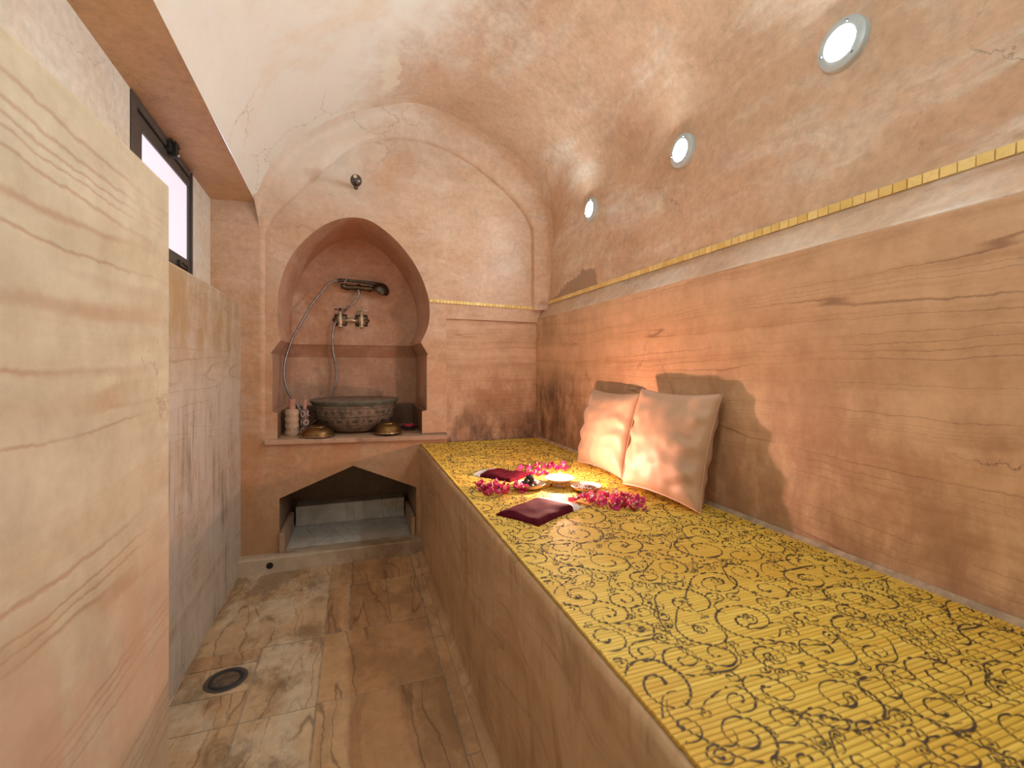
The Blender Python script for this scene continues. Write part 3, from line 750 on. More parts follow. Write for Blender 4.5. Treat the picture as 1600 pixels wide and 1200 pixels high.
mb = MB(); slopebox(mb, -0.058, -0.052, wy0, wy1, wz0, zt0, zt1); mb.build('groove_backing', M['frame_gap'], win, smooth=False)
mb = MB(); ly = 1.935 - oy; lz = 1.745 - oz
mb.box(-0.004, 0.014, ly - 0.03, ly + 0.03, lz - 0.018, lz + 0.012); mb.box(0.012, 0.026, ly - 0.010, ly + 0.018, lz - 0.035, lz + 0.018)
mb.tube([(0.018, ly - 0.03, lz + 0.014), (0.022, ly + 0.035, lz + 0.012)], 0.004)
la = mb.build('latch', M['frame_gap'], win, smooth=False, bevel=0.002); la['label'] = 'black metal latch'
mb = MB(); mb.ball((0.028, ly + 0.004, lz - 0.026), 0.007); mb.build('latch_knob', M['chrome'], la)
mb = MB(); ly = 2.08 - oy; lz = 0.052
mb.box(-0.002, 0.008, ly - 0.05, ly + 0.04, lz - 0.012, lz + 0.012); mb.tube([(0.010, ly - 0.03, lz + 0.004), (0.012, ly + 0.035, lz - 0.002)], 0.003)
mb.build('bottom_bolt', M['steel_dark'], win, smooth=False, bevel=0.001)

# ================================================================== BENCH AND MAT
BX = 0.317; BZ = 0.548
bench = tag(empty('stone_bench', (BX, 1.0, 0)), 'long built-in stone bench filling the right side of the room', 'bench')
mb = MB()
nyb = 60
yb = [YF + (YE - 0.021 - YF) * i / nyb for i in range(nyb + 1)]
pr = [(0.0, 0.018), (0.004, 0.022), (0.006, 0.03), (0.006, 0.2), (0.006, 0.4), (0.005, 0.53), (0.006, 0.540), (0.010, 0.545), (0.03, BZ), (0.30, BZ), (0.66, BZ), (0.682, BZ)]
pr = [(-0.02, 0.0), (-0.018, 0.006), (-0.005, 0.012)] + pr
rows = [[(x + (wob(x, y, z, 3, 0.005) if z > 0.03 and x < 0.02 else 0) , y - 1.0, z) for x, z in pr] for y in yb]
m_ = len(pr)
mb.add([p for r in rows for p in r], [(i * m_ + k, i * m_ + k + 1, (i + 1) * m_ + k + 1, (i + 1) * m_ + k) for i in range(nyb) for k in range(m_ - 1)])
mb.quad(*[(x, YE - 0.021 - 1.0, z) for x, z in ((0.0, 0), (0.68, 0), (0.68, BZ), (0.0, BZ - 0.01))])
mb.build('bench_body', M['bench_stone'], bench)
mb = MB()
for (x0, x1) in ((0.668, 0.6815),):
    mb.add([(x0, YF - 1, BZ + 0.0005), (x1, YF - 1, BZ + 0.0005), (x0, YE - 1.022, BZ + 0.0005), (x1, YE - 1.022, BZ + 0.0005), (x1, YF - 1, BZ + 0.012), (x1, YE - 1.022, BZ + 0.012)],
           [(0, 1, 3, 2), (0, 2, 5, 4)])
mb.build('bench_fillet', M['grout'], bench, smooth=False)

mat_o = (0.345, 0.3, BZ)
AMP = 0.0020; MZ = 0.0045
def hprof(y): return MZ + AMP * abs(math.sin(PI * y / SLAT)) ** 0.7
MX0, MX1, MY0, MY1 = 0.331, 0.980, YF + 0.02, 2.425
mb = MB(); K = 6
ny = int((MY1 - MY0) / SLAT * K)
y00 = math.ceil(MY0 / SLAT) * SLAT
yy = [y00 + SLAT * i / K for i in range(int((MY1 - y00) / SLAT) * K + 1)]
MY0, MY1 = yy[0], yy[-1]
v = []
for y in yy:
    h = hprof(y); sl = math.floor(y / SLAT + 1e-6); jx = (noise.noise(Vector((sl * 3.7, 0, 0)))) * 0.002
    v += [(MX0 + jx, y, BZ + 0.0006), (MX0 + jx, y, BZ + h), (MX1, y, BZ + h), (MX1, y, BZ + 0.0006)]
mb.add(v, [(i * 4 + k, i * 4 + k + 1, (i + 1) * 4 + k + 1, (i + 1) * 4 + k) for i in range(len(yy) - 1) for k in range(3)])
# scroll print: spirals with curling tails
rnd = random.Random(5)
discs = []
def free(x, y, r):
    for (a, b, q) in discs:
        if (a - x) ** 2 + (b - y) ** 2 < (0.80 * (q + r)) ** 2: return False
    return True
ribs = []
def ribbon(pts, wid):
    n_ = len(pts); vs = []
    for i, (x, y) in enumerate(pts):
        a = pts[max(0, i - 1)]; b = pts[min(n_ - 1, i + 1)]
        tx, ty = b[0] - a[0], b[1] - a[1]; l = math.hypot(tx, ty) or 1
        w_ = wid[i] if hasattr(wid, '__len__') else wid
        nx, ny_ = -ty / l * w_, tx / l * w_
        p, q = (x + nx, y + ny_), (x - nx, y - ny_)
        vs.append((p, q, (x, y)))
    for i in range(n_ - 1):
        x, y = vs[i][2]
        if not (MX0 + .006 < x < MX1 - .004 and MY0 + .005 < y < MY1 - .005): continue
        ym = (vs[i][2][1] + vs[i + 1][2][1]) / 2
        if abs(math.sin(PI * ym / SLAT)) < 0.24: continue
        qs = [vs[i][0], vs[i][1], vs[i + 1][1], vs[i + 1][0]]
        ribs.append([(a, b, BZ + hprof(b) + 0.0005) for a, b in qs])
def spiral(cx, cy, R, depth=0):
    hand = rnd.choice((-1, 1)); a0 = rnd.uniform(0, 2 * PI); turns = rnd.uniform(1.15, 1.7)
    ds = 0.0016; pts = []; ws = []
    th = 0; wmax = min(0.0023, 0.0010 + R * 0.020)
    el = rnd.uniform(0.75, 1.0); er = rnd.uniform(0, PI)
    while th < turns * 2 * PI:
        t = th / (turns * 2 * PI); r = R * (1 - t) ** 0.75 * 0.92 + R * 0.14
        an = a0 + hand * th
        u, w_ = r * math.cos(an), r * math.sin(an) * el
        pts.append((cx + u * math.cos(er) - w_ * math.sin(er), cy + u * math.sin(er) + w_ * math.cos(er)))
        ws.append(wmax * (0.35 + 0.65 * abs(math.sin(PI * (0.1 + t * 1.6)))))
        th += ds / max(r, 0.003)
    # tail that sweeps off with the opposite bend
    if len(pts) > 3:
        x, y = pts[0]; dx, dy = pts[0][0] - pts[1][0], pts[0][1] - pts[1][1]
        h = math.atan2(dy, dx); k = -hand * 1.0 / (R * rnd.uniform(0.9, 1.6)) * -1
        tl = []; L_ = 0; LT = R * rnd.uniform(1.6, 3.0); k0 = k
        while L_ < LT:
            kk = k0 * (0.4 - 2.0 * L_ / LT) if depth < 2 else k0
            h += kk * ds; x += math.cos(h) * ds; y += math.sin(h) * ds
            tl.append((x, y)); L_ += ds
        ribbon(tl[::-1] + pts, [wmax * 0.25 + wmax * 0.75 * i / max(1, len(tl)) for i in range(len(tl))] + ws)
    else: ribbon(pts, ws)
    # bud at the end
    x, y = pts[-1]; br = wmax * 1.5
    ribbon([(x - br, y), (x - br * .5, y), (x, y), (x + br * .5, y), (x + br, y)], [br * .3, br * .85, br, br * .85, br * .3])
for (R, tries, lim) in ((0.058, 800, 34), (0.037, 2500, 90), (0.024, 4500, 190), (0.015, 6000, 250), (0.009, 5000, 200), (0.005, 3000, 200)):
    cnt = 0
    for _ in range(tries):
        if cnt >= lim: break
        x, y = rnd.uniform(MX0 + .01, MX1 - .01), rnd.uniform(0.25, MY1)
        r = R * rnd.uniform(0.85, 1.15)
        ok = free(x, y, r)
        if not ok and R < 0.03:      # small curls may also nest in the hollow of a big one
            ok = all((a - x) ** 2 + (b - y) ** 2 > (0.8 * (q + r)) ** 2 or ((a - x) ** 2 + (b - y) ** 2 < (q * 0.30 - r * .5) ** 2 and q * 0.30 > r) for a, b, q in discs)
        if ok:
            discs.append((x, y, r)); cnt += 1; spiral(x, y, r, 0 if R > 0.02 else 2)
for q in ribs: mb.add(q, [(0, 1, 2, 3)], 1)
mt = mb.build('bamboo_mat', [M['mat'], M['print']], merge=False, angle=50)
# keep local origin at its place on the bench
tag(mt, 'long yellow bamboo slat mat with dark scroll print covering the bench', 'mat')
MATZ = BZ + MZ + AMP          # top of slats

# ================================================================== RECESSED LAMPS
def lamp(y, z, label, tilt=0.0, x=1.0525):
    r = empty('recessed_lamp', (x, y, z), (0, tilt, 0))
    tag(r, label, 'lamp', 'round recessed lamps along the right side of the vault')
    mb = MB()
    mb.lathe([(0.033, -0.004), (0.033, -0.010), (0.036, -0.013), (0.050, -0.012), (0.0545, -0.009), (0.056, -0.003), (0.056, 0.006)], 48, 0, 'x')
    rg = mb.build('ring', M['ring'], r)
    for k in range(3):
        a = PI / 2 + k * 2 * PI / 3 + 0.4
        mb = MB(); mb.lathe([(0.0, -0.0155), (0.0028, -0.0150), (0.0034, -0.0125)], 10, 0, 'x', (0, 0.044 * math.cos(a), 0.044 * math.sin(a)))
        mb.build('screw', M['screw'], rg)
    mb = MB(); mb.lathe([(0.0, -0.019), (0.010, -0.0185), (0.020, -0.0165), (0.028, -0.013), (0.0325, -0.009), (0.0325, 0.004)], 40, 0, 'x')
    mb.build('lens', M['lens'], r)
    return r
lamp(0.735, 1.695, 'recessed round lamp nearest the viewer, largest and highest in view')
lamp(1.272, 1.693, 'recessed round lamp in the middle of the three on the vault')
lamp(1.905, 1.700, 'recessed round lamp farthest away, nearest the end wall')
lamp(0.13, 1.695, 'added recessed fill lamp above the near end of the bench, outside the picture')  # unseen lamp, added to light the near end of the room

lamp(0.30, 2.035, 'added recessed fill lamp high on the left side of the vault, outside the picture', math.radians(-140), -0.262)  # unseen lamp, added to brighten the right wall
lamp(-0.30, 2.278, 'added recessed fill lamp in the crown of the vault by the back wall, outside the picture', math.radians(-90), 0.33)  # unseen lamp, added to light the end wall from the front

# ================================================================== NICHE THINGS
# shower rose stub
sk = tag(empty('shower_nozzle', (0.004, YE, 1.872)), 'small round metal shower nozzle on the end wall above the horseshoe niche', 'shower nozzle')
mb = MB(); mb.tube([(0, 0.004, 0), (0, -0.05, 0), (0, -0.085, -0.004)], [0.011, 0.010, 0.012], 14); mb.build('stem', M['nickel_dark'], sk)
mb = MB(); mb.ball((0, -0.102, -0.003), 0.027, 24, 16, sc=(1, 0.95, 1.1)); hd = mb.build('ball_head', M['steel_dark'], sk)
mb = MB(); mb.lathe([(0.0, -0.131), (0.006, -0.131), (0.009, -0.128)], 16, 0, 'y', (-0.004, 0, 0.006)); mb.build('nozzle_cap', M['nickel'], hd)

# taps
def cross_handle(mb, c, r, th=0.0):
    for k in range(2):
        a = th + k * PI / 2
        dx, dy = math.cos(a) * r, math.sin(a) * r * 0.9
        mb.tube([(c[0] - dx, c[1] - dy, c[2]), (c[0] - dx * .5, c[1] - dy * .5, c[2] + 0.001), (c[0], c[1], c[2] + 0.002), (c[0] + dx * .5, c[1] + dy * .5, c[2] + 0.001), (c[0] + dx, c[1] + dy, c[2])],
                [0.0055, 0.0035, 0.005, 0.0035, 0.0055], 10)
    mb.ball((c[0], c[1], c[2] + 0.004), 0.008, 12, 8)
def faucet(x, z, label, hm, body_s=1.0):
    r = tag(empty('brass_tap', (x, YB1, z)), label, 'tap', 'pair of old taps in the horseshoe niche')
    mb = MB()   # scalloped rosette
    seg = 48; prof = [(0.0, -0.012, 0), (0.018, -0.012, 0), (0.030, -0.008, .3), (0.040, -0.004, 1), (0.043, 0.0, 1)]
    v = []; 
    for (rr, yy_, sc) in prof:
        for k in range(seg):
            a = 2 * PI * k / seg; q = rr * (1 + 0.10 * sc * math.cos(a * 8))
            v.append((q * math.cos(a), yy_, q * math.sin(a)))
    mb.add(v, [(i * seg + k, i * seg + (k + 1) % seg, (i + 1) * seg + (k + 1) % seg, (i + 1) * seg + k) for i in range(len(prof) - 1) for k in range(seg)])
    mb.build('rosette', M['nickel_dark'], r)
    mb = MB(); mb.tube([(0, -0.004, 0.008), (0, -0.03, 0.008), (0, -0.05, 0.006)], [0.014, 0.012, 0.013], 16)
    mb.lathe([(0.0, -0.046), (0.012, -0.046), (0.0155, -0.043), (0.0155, -0.036), (0.011, -0.030), (0.013, -0.020), (0.0165, -0.008), (0.0165, 0.006), (0.012, 0.020), (0.008, 0.032), (0.006, 0.046), (0.0, 0.048)], 24, 0, 'z', (0, -0.052, 0))
    b = mb.build('tap_body', M['nickel'], r)
    mb = MB(); mb.tube([(0, -0.052, 0.044), (0, -0.052, 0.056)], 0.0042, 10); cross_handle(mb, (0, -0.052, 0.056), 0.032, 0.3); mb.build('handle', hm, r)
    return r
tx0, tx1, tz = -0.081, 0.036, 1.235
faucet(tx0, tz, 'left tap with the dark cross handle and the hose hooked behind it', M['steel_dark'])
faucet(tx1, tz, 'right tap with the bright cross handle in the horseshoe niche', M['nickel'])
mb = MB(); mb.tube([(0.018, -0.006, 0), (0.035, -0.016, -0.003), (0.058, -0.018, 0.002), (0.082, -0.016, -0.003), (0.099, -0.006, 0)], [0.012, 0.010, 0.013, 0.010, 0.012], 14)
o = mb.build('tap_bridge', M['nickel'], loc=(tx0, YB1, tz)); tag(o, 'short tarnished pipe bridging the two taps on the niche wall', 'pipe')

# hand shower in cradle
hsx, hsy, hsz = 0.018, YB1, 1.43
hsr = tag(empty('hand_shower', (hsx, hsy, hsz)), 'dark old telephone-style hand shower lying on its wall cradle in the niche', 'hand shower')
mb = MB()  # cradle
mb.tube([(0, -0.002, -0.005), (0, -0.035, -0.003), (0, -0.05, 0.004)], [0.018, 0.013, 0.014], 14)
mb.tube([(-0.095, -0.052, -0.004), (-0.06, -0.055, -0.010), (0, -0.055, -0.006), (0.06, -0.055, -0.012), (0.09, -0.052, -0.008)], [0.012, 0.017, 0.013, 0.017, 0.012], 14)
mb.ball((-0.08, -0.054, -0.002), 0.019); mb.ball((0.06, -0.054, -0.010), 0.019)
mb.build('cradle', M['nickel_dark'], hsr)
for x in (-0.085, 0.07):
    mb = MB()
    mb.tube([(x - 0.016, -0.058, 0.040), (x - 0.004, -0.060, 0.018), (x, -0.06, 0.0)], 0.0032, 8)
    mb.tube([(x + 0.022, -0.070, 0.038), (x + 0.006, -0.066, 0.016), (x, -0.06, 0.0)], 0.0032, 8)
    mb.build('cradle_fork', M['chrome'], hsr)
mb = MB(); mb.tube([(-0.112, -0.062, 0.026), (-0.10, -0.062, 0.030), (-0.06, -0.063, 0.031), (0.0, -0.065, 0.028), (0.06, -0.068, 0.024), (0.10, -0.072, 0.016), (0.12, -0.076, 0.008)],
                   [0.010, 0.0105, 0.008, 0.0085, 0.009, 0.013, 0.018], 16)
mb.build('handset', M['steel_dark'], hsr)
mb = MB(); mb.lathe([(0.0, -0.026), (0.044, -0.024), (0.049, -0.017), (0.046, -0.004), (0.031, 0.013), (0.012, 0.020), (0.0, 0.021)], 28, 0, 'z')
hd = mb.build('spray_head', M['steel_dark'], hsr, loc=(0.135, -0.082, -0.004)); hd.rotation_euler = (math.radians(38), math.radians(32), 0)
mb = MB(); mb.lathe([(0.0, -0.0285), (0.036, -0.0282), (0.041, -0.0258)], 24, 0, 'z'); mb.build('spray_face', M['nickel'], hd)
# link pipe cradle -> left tap
pts = crom([(0, -0.050, -0.012), (0.002, -0.05, -0.045), (-0.018, -0.048, -0.085), (-0.055, -0.044, -0.120), (-0.085, -0.03, -0.155)], 6)
mb = MB(); mb.tube(pts, 0.0062, 12)
mb.lathe([(0.0105, -0.03), (0.0105, -0.016), (0.007, -0.010)], 12, 0, 'z', (0.001, -0.05, -0.004))
lp = mb.build('link_hose', M['chrome'], hsr); lp['label'] = 'short bright link hose'
# main hose: tap -> behind basin -> up to handset; ribbed
hp = [(tx0 - 0.022, YB1 - 0.040, 1.225), (tx0 - 0.036, YB1 - 0.048, 1.19), (tx0 - 0.043, YB1 - 0.05, 1.12), (tx0 - 0.040, YB1 - 0.045, 1.05), (tx0 - 0.026, YB1 - 0.04, 0.97),
      (tx0 - 0.022, YB1 - 0.035, 0.90), (tx0 - 0.036, YB1 - 0.035, 0.82), (tx0 - 0.060, YB1 - 0.03, 0.74), (tx0 - 0.11, YB1 - 0.03, 0.67), (-0.235, 2.79, 0.635), (-0.285, 2.74, 0.640), (-0.255, 2.585, 0.70),
      (-0.285, 2.575, 0.765), (-0.335, 2.62, 0.84), (-0.358, 2.68, 0.95), (-0.335, 2.73, 1.08), (-0.285, 2.765, 1.20), (-0.230, 2.785, 1.31), (-0.165, 2.795, 1.405), (-0.130, 2.80, 1.445), (-0.094, YB1 - 0.062, 1.456)]
pts = crom(hp, 14); L_ = 0; rr = []
for i, p in enumerate(pts):
    if i: L_ += (p - pts[i - 1]).length
fine = []; 
tot = []
acc = 0
for i in range(len(pts) - 1):
    seg_ = (pts[i + 1] - pts[i]); k = max(1, int(seg_.length / 0.002))
    for j in range(k): fine.append(pts[i] + seg_ * j / k)
fine.append(pts[-1])
mb = MB(); mb.tube(fine, [0.0062 + (0.0009 if (i // 2) % 2 else -0.0003) for i in range(len(fine))], 10)
ho = mb.build('hose', M['chrome'], hsr, angle=80, loc=(-hsx, -hsy, -hsz)); ho['label'] = 'ribbed chrome hose'

# copper basin
SHZ = 0.6128
bs = tag(empty('copper_basin', (0.0, 2.665, SHZ)), 'large round engraved copper basin on the sill of the horseshoe niche', 'basin')
mb = MB()
bp = [(0.0, 0.004), (0.09, 0.002), (0.115, 0.0), (0.146, 0.010), (0.180, 0.038), (0.203, 0.072), (0.213, 0.110), (0.217, 0.145), (0.222, 0.158), (0.229, 0.164), (0.229, 0.168)]
bi = [(0.225, 0.1685), (0.212, 0.158), (0.206, 0.110), (0.188, 0.072), (0.163, 0.040), (0.132, 0.015), (0.110, 0.008), (0.0, 0.007)]
mb.lathe(bp, 72, 0); mb.build('basin_body', M['patina'], bs)
mb = MB(); mb.lathe([(0.2288, 0.168)] + bi, 72, 0); mb.f = [f for f in mb.f if len(f) == 4]; mb.mi = mb.mi[:len(mb.f)]
mb.build('basin_lining', M['patina_in'], bs)
mb = MB(); mb.lathe([(0.217, 0.142), (0.2225, 0.150), (0.2325, 0.162), (0.2335, 0.168), (0.230, 0.1705), (0.224, 0.169)], 72)
mb.f = [f for f in mb.f if len(f) == 4]; mb.mi = mb.mi[:len(mb.f)]
mb.build('basin_rim', M['patina_in'], bs)
mb = MB()
def on_wall(a, h, off=0.0008):
    for (r0, h0), (r1, h1) in zip(bp[:-1], bp[1:]):
        if h0 <= h <= h1 and h1 > h0:
            r = r0 + (r1 - r0) * (h - h0) / (h1 - h0); return Vector(((r + off) * math.cos(a), (r + off) * math.sin(a), h))
    return Vector((0.2 * math.cos(a), 0.2 * math.sin(a), h))
for h in (0.132, 0.088, 0.042, 0.026): mb.tube([on_wall(2 * PI * k / 90, h, 0) for k in range(91)], 0.0011, 6)
for k in range(30):
    a = 2 * PI * k / 30
    mb.tube([on_wall(a + 0.035 * math.cos(q), 0.110 + 0.009 * math.sin(q), 0) for q in [2 * PI * i / 12 for i in range(13)]], 0.0012, 6)
    mb.ball(on_wall(a, 0.110, -0.0005), 0.0028, 8, 6)
for k in range(16):
    a = 2 * PI * k / 16
    mb.tube([on_wall(a + 0.12 * (i / 10 - 0.5), 0.064 + 0.007 * math.sin(i * 1.9 + k), 0) for i in range(11)], 0.0015, 6)
    mb.tube([on_wall(a + 0.19 + 0.03 * math.sin(q), 0.066 + 0.012 * math.cos(q), 0) for q in [2 * PI * i / 10 for i in range(8)]], 0.0013, 6)
mb.build('engraving', M['engrave'], bs)

def brass_lid(x, y, r, h, label):
    o = tag(empty('brass_bowl', (x, y, SHZ)), label, 'bowl', 'upturned brass bowls on the niche sill')
    mb = MB(); mb.lathe([(r * 0.93, 0.002), (r * 0.90, h * 0.32), (r * 0.82, h * 0.55), (r * 0.66, h * 0.78), (r * 0.5, h * 0.84), (r * 0.47, h * 0.93), (r * 0.3, h), (0.0, h * 1.02)], 48)
    mb.build('dome', M['brass'], o)
    mb = MB(); mb.lathe([(r * 0.90, 0.0065), (r * 0.985, 0.005), (r, 0.0035), (r, 0.0015), (r * 0.97, 0.0), (r * 0.88, 0.0)], 48); mb.f = [f for f in mb.f if len(f) == 4]; mb.mi = mb.mi[:len(mb.f)]
    mb.build('rim', M['brass_rim'], o)
brass_lid(-0.180, 2.490, 0.086, 0.052, 'upturned brass bowl on the niche sill beside the patterned bottles, left of the basin')
brass_lid(0.165, 2.492, 0.076, 0.056, 'smaller upturned brass bowl at the right front of the copper basin')

def bottle(x, y, r, hb, hn, bm_, cm, label, rings):
    o = tag(empty('patterned_bottle', (x, y, SHZ)), label, 'bottle', 'patterned bottles in the left corner of the niche')
    mb = MB(); mb.lathe([(0.0, 0.0), (r * .95, 0.0), (r, 0.004), (r, hb - 0.006), (r * .9, hb), (r * .5, hb + 0.002), (0, hb + 0.002)], 32); mb.build('bottle_body', bm_, o)
    mb = MB(); mb.lathe([(r * 0.5, hb), (r * .5, hb + hn * .5), (r * .56, hb + hn * .55), (r * .56, hb + hn), (0, hb + hn)], 24); mb.build('cap', cm, o)
    mb = MB(); nr, cnt, rad, th = rings
    for i in range(nr):
        h = hb * (i + 0.5) / nr
        for k in range(cnt):
            a0 = 2 * PI * (k + 0.5 * (i % 2)) / cnt
            mb.tube([((r + 0.0003) * math.cos(a0 + rad / r * math.cos(q)), (r + 0.0003) * math.sin(a0 + rad / r * math.cos(q)), h + rad * math.sin(q)) for q in [2 * PI * j / 14 for j in range(15)]], th, 6)
            if bm_ is M['tin']: mb.ball(((r) * math.cos(a0), (r) * math.sin(a0), h), rad * 0.35, 8, 6)
    mb.build('ring_print', M['tin_pat'], o)
bottle(-0.302, 2.545, 0.031, 0.132, 0.050, M['tin'], M['tin_pink'], 'wider tan bottle with pale geometric print, left corner of the niche', (4, 8, 0.010, 0.0011))
bottle(-0.243, 2.535, 0.018, 0.130, 0.048, M['tin_brown'], M['tin_pink'], 'slim brown bottle with white ring print beside the wider one', (3, 3, 0.0125, 0.0022))
# soap
o = tag(empty('soap_dish', (0.285, 2.60, SHZ)), 'small black soap dish in the right corner of the niche', 'soap dish')
mb = MB(); mb.lathe([(0.0, 0.001), (0.035, 0.0), (0.048, 0.008), (0.052, 0.016), (0.049, 0.016), (0.034, 0.005), (0, 0.005)], 32, sx=1.0, sy=0.75); mb.build('dish', M['black_dish'], o)
mb = MB(); mb.ball((0, 0, 0.0), 0.03, 24, 12, sc=(1.15, 0.75, 0.38)); so = mb.build('soap_bar', M['soap'], loc=(0.285, 2.60, SHZ + 0.018)); tag(so, 'crimson bar of soap lying in the black dish', 'soap')

# floor drain
o = tag(empty('floor_drain', (-0.374, 1.604, 0.0)), 'round floor drain with dark rubber ring in the pale floor slab', 'drain')
mb = MB(); mb.lathe([(0.036, 0.0012), (0.038, 0.004), (0.045, 0.0045), (0.0475, 0.0015)], 40); mb.f = [f for f in mb.f if len(f) == 4]; mb.mi = mb.mi[:len(mb.f)]; mb.build('gasket', M['drain_rubber'], o)
mb = MB(); mb.lathe([(0.0, 0.0042), (0.012, 0.0042), (0.030, 0.0036), (0.0365, 0.002)], 40); mb.build('drain_lid', M['drain_lid'], o)
mb = MB(); mb.lathe([(0.047, 0.0005), (0.052, 0.0030), (0.059, 0.0015)], 40); mb.f = [f for f in mb.f if len(f) == 4]; mb.mi = mb.mi[:len(mb.f)]; mb.build('surround', M['frame'], o)

# ================================================================== PILLOWS
def pillow(loc, W, Hh, T, yaw, lean, seed, label):
    """loc: middle of the bottom edge; local x along width, z up, y thickness"""
    r = tag(empty('satin_cushion', loc, (0, 0, 0)), label, 'cushion', 'peach satin cushions against the right wall')
    r.rotation_mode = 'XYZ'; r.rotation_euler = (lean, 0, yaw)
    N = 56; mb = MB()
    def pt(i, j, side):
        u = -1 + 2 * i / N; v_ = -1 + 2 * j / N
        # parameter squeeze so the corners stay pointed
        px = u * (1 - 0.085 * (1 - v_ ** 2)); pz = v_ * (1 - 0.075 * (1 - u ** 2))
        cx, cz = (1 - u * u), (1 - v_ * v_)
        t = (max(0, cx) ** 0.5) * (max(0, cz) ** 0.5)
        t = t ** 0.82
        # folds that run in from the seams and the corners
        q = Vector((u * 1.6 + seed, v_ * 1.6, side * 2.0))
        edge_x = math.exp(-(1 - abs(u)) * 4.0); edge_z = math.exp(-(1 - abs(v_)) * 4.5)
        fold = 0.20 * edge_x * math.sin(v_ * 13 + seed + 2.5 * noise.noise(q * 1.7)) + 0.09 * edge_z * math.sin(u * 8 + seed * 2 + 2.5 * noise.noise(q * 1.3 + Vector((4, 0, 0))))
        big = 0.08 * noise.noise(q * 0.9) + 0.06 * noise.noise(q * 2.6)
        cre = 0.05 * math.sin(12 * (u - v_ * .3) + seed) * math.exp(-((abs(u) - 0.8) ** 2 + (abs(v_) - 0.5) ** 2) * 8)
        tt = T / 2 * t * (1 + big + cre + fold * 1.5 * min(1.0, t * 1.6))
        sag = -0.012 * (1 - v_) * 0 
        return (px * W / 2, side * tt, Hh / 2 + pz * Hh / 2 + sag)
    for side in (1, -1):
        v = [pt(i, j, side) for j in range(N + 1) for i in range(N + 1)]
        mb.add(v, [(j * (N + 1) + i, j * (N + 1) + i + 1, (j + 1) * (N + 1) + i + 1, (j + 1) * (N + 1) + i) for j in range(N) for i in range(N)])
    mb.build('cushion_body', M['satin'], r, angle=75)
    # seam welt along the closed edge
    mb = MB(); ring = [pt(i, 0, 1) for i in range(N)] + [pt(N, j, 1) for j in range(N)] + [pt(N - i, N, 1) for i in range(N)] + [pt(0, N - j, 1) for j in range(N + 1)]
    mb.tube(ring, 0.0016, 6); mb.build('seam', M['satin'], r)
    return r
# yaw +90deg so width runs along the wall; local +y faces away from room
pillow((0.880, 1.180, MATZ + 0.004), 0.345, 0.335, 0.125, PI / 2 * 1 + math.radians(4), math.radians(14) , 1.3, 'right of the two peach satin cushions, larger in view and nearer the viewer')
pillow((0.895, 1.565, MATZ + 0.004), 0.325, 0.315, 0.12, PI / 2 + math.radians(2), math.radians(14), 4.1, 'left of the two peach satin cushions, farther back on the bench')

# ================================================================== TREATMENT TRAY THINGS
Z0 = MATZ + 0.0004
def mitt(c, ang, W, L, label, seed):
    r = tag(empty('bath_mitt', (c[0], c[1], Z0), (0, 0, ang)), label, 'bath mitt', 'burgundy bath mitts on the mat')
    def sheet(y0, y1, zt_, mat, name, lab=None, ww=W, shrink=0):
        mb = MB(); NX, NYY = 22, 26
        def pt(i, j, top):
            u = -1 + 2 * i / NX; t = j / NYY; y = y0 + (y1 - y0) * t
            e = max(0.0, 1 - u ** 6) ** 0.5; ey = 1.0
            tl = (y - 0) / L
            ey = max(0, 1 - max(0, (0.0 + 0.07 - tl) / 0.07) ** 2) ** 0.5
            z = zt_ * e * ey * (1 + 0.45 * noise.noise(Vector((u * 1.4 + seed, y * 16, 0)))) if top else 0.0
            if top: z += 0.0022 * math.sin(u * 3 + y * 60 + seed) * e * ey * 0.6 + 0.001
            wv_ = ww / 2 * (1 - 0.05 * math.sin(tl * PI))
            return (u * wv_, y + 0.004 * math.sin(u * 2 + seed), max(0.0, z))
        for top in (1, 0):
            mb.add([pt(i, j, top) for j in range(NYY + 1) for i in range(NX + 1)], [(j * (NX + 1) + i, j * (NX + 1) + i + 1, (j + 1) * (NX + 1) + i + 1, (j + 1) * (NX + 1) + i) for j in range(NYY) for i in range(NX)])
        for edge in ([(i, 0) for i in range(NX + 1)], [(i, NYY) for i in range(NX + 1)], [(0, j) for j in range(NYY + 1)], [(NX, j) for j in range(NYY + 1)]):
            for a, b in zip(edge[:-1], edge[1:]): mb.quad(pt(*a, 1), pt(*b, 1), pt(*b, 0), pt(*a, 0))
        o = mb.build(name, mat, r, angle=60)
        if lab: o['label'] = lab
    sheet(0, L, 0.013, M['velvet'], 'mitt_body')
    sheet(L - 0.002, L + 0.030, 0.0095, M['white_cloth'], 'cuff', 'white cotton cuff', W * 1.02)
    mb = MB(); mb.tube([(W * .44, L + 0.02, 0.003), (W * .48, L + 0.035, 0.004), (W * .54, L + 0.038, 0.003), (W * .53, L + 0.022, 0.003)], 0.002, 8); mb.build('hanging_loop', M['white_cloth'], r)
# front mitt: tip edge around (.40,1.13), cuff edge around (.575,1.23)
mitt((0.402, 1.130), math.atan2(1.222 - 1.130, 0.560 - 0.402) - PI / 2, 0.145, 0.165, 'front burgundy bath mitt with white cuff pointing at the candle', 1.0)
mitt((0.565, 1.545), math.atan2(1.69 - 1.545, 0.46 - 0.565) - PI / 2, 0.125, 0.140, 'rear burgundy bath mitt with white cuff, behind the dish of dates', 5.0)

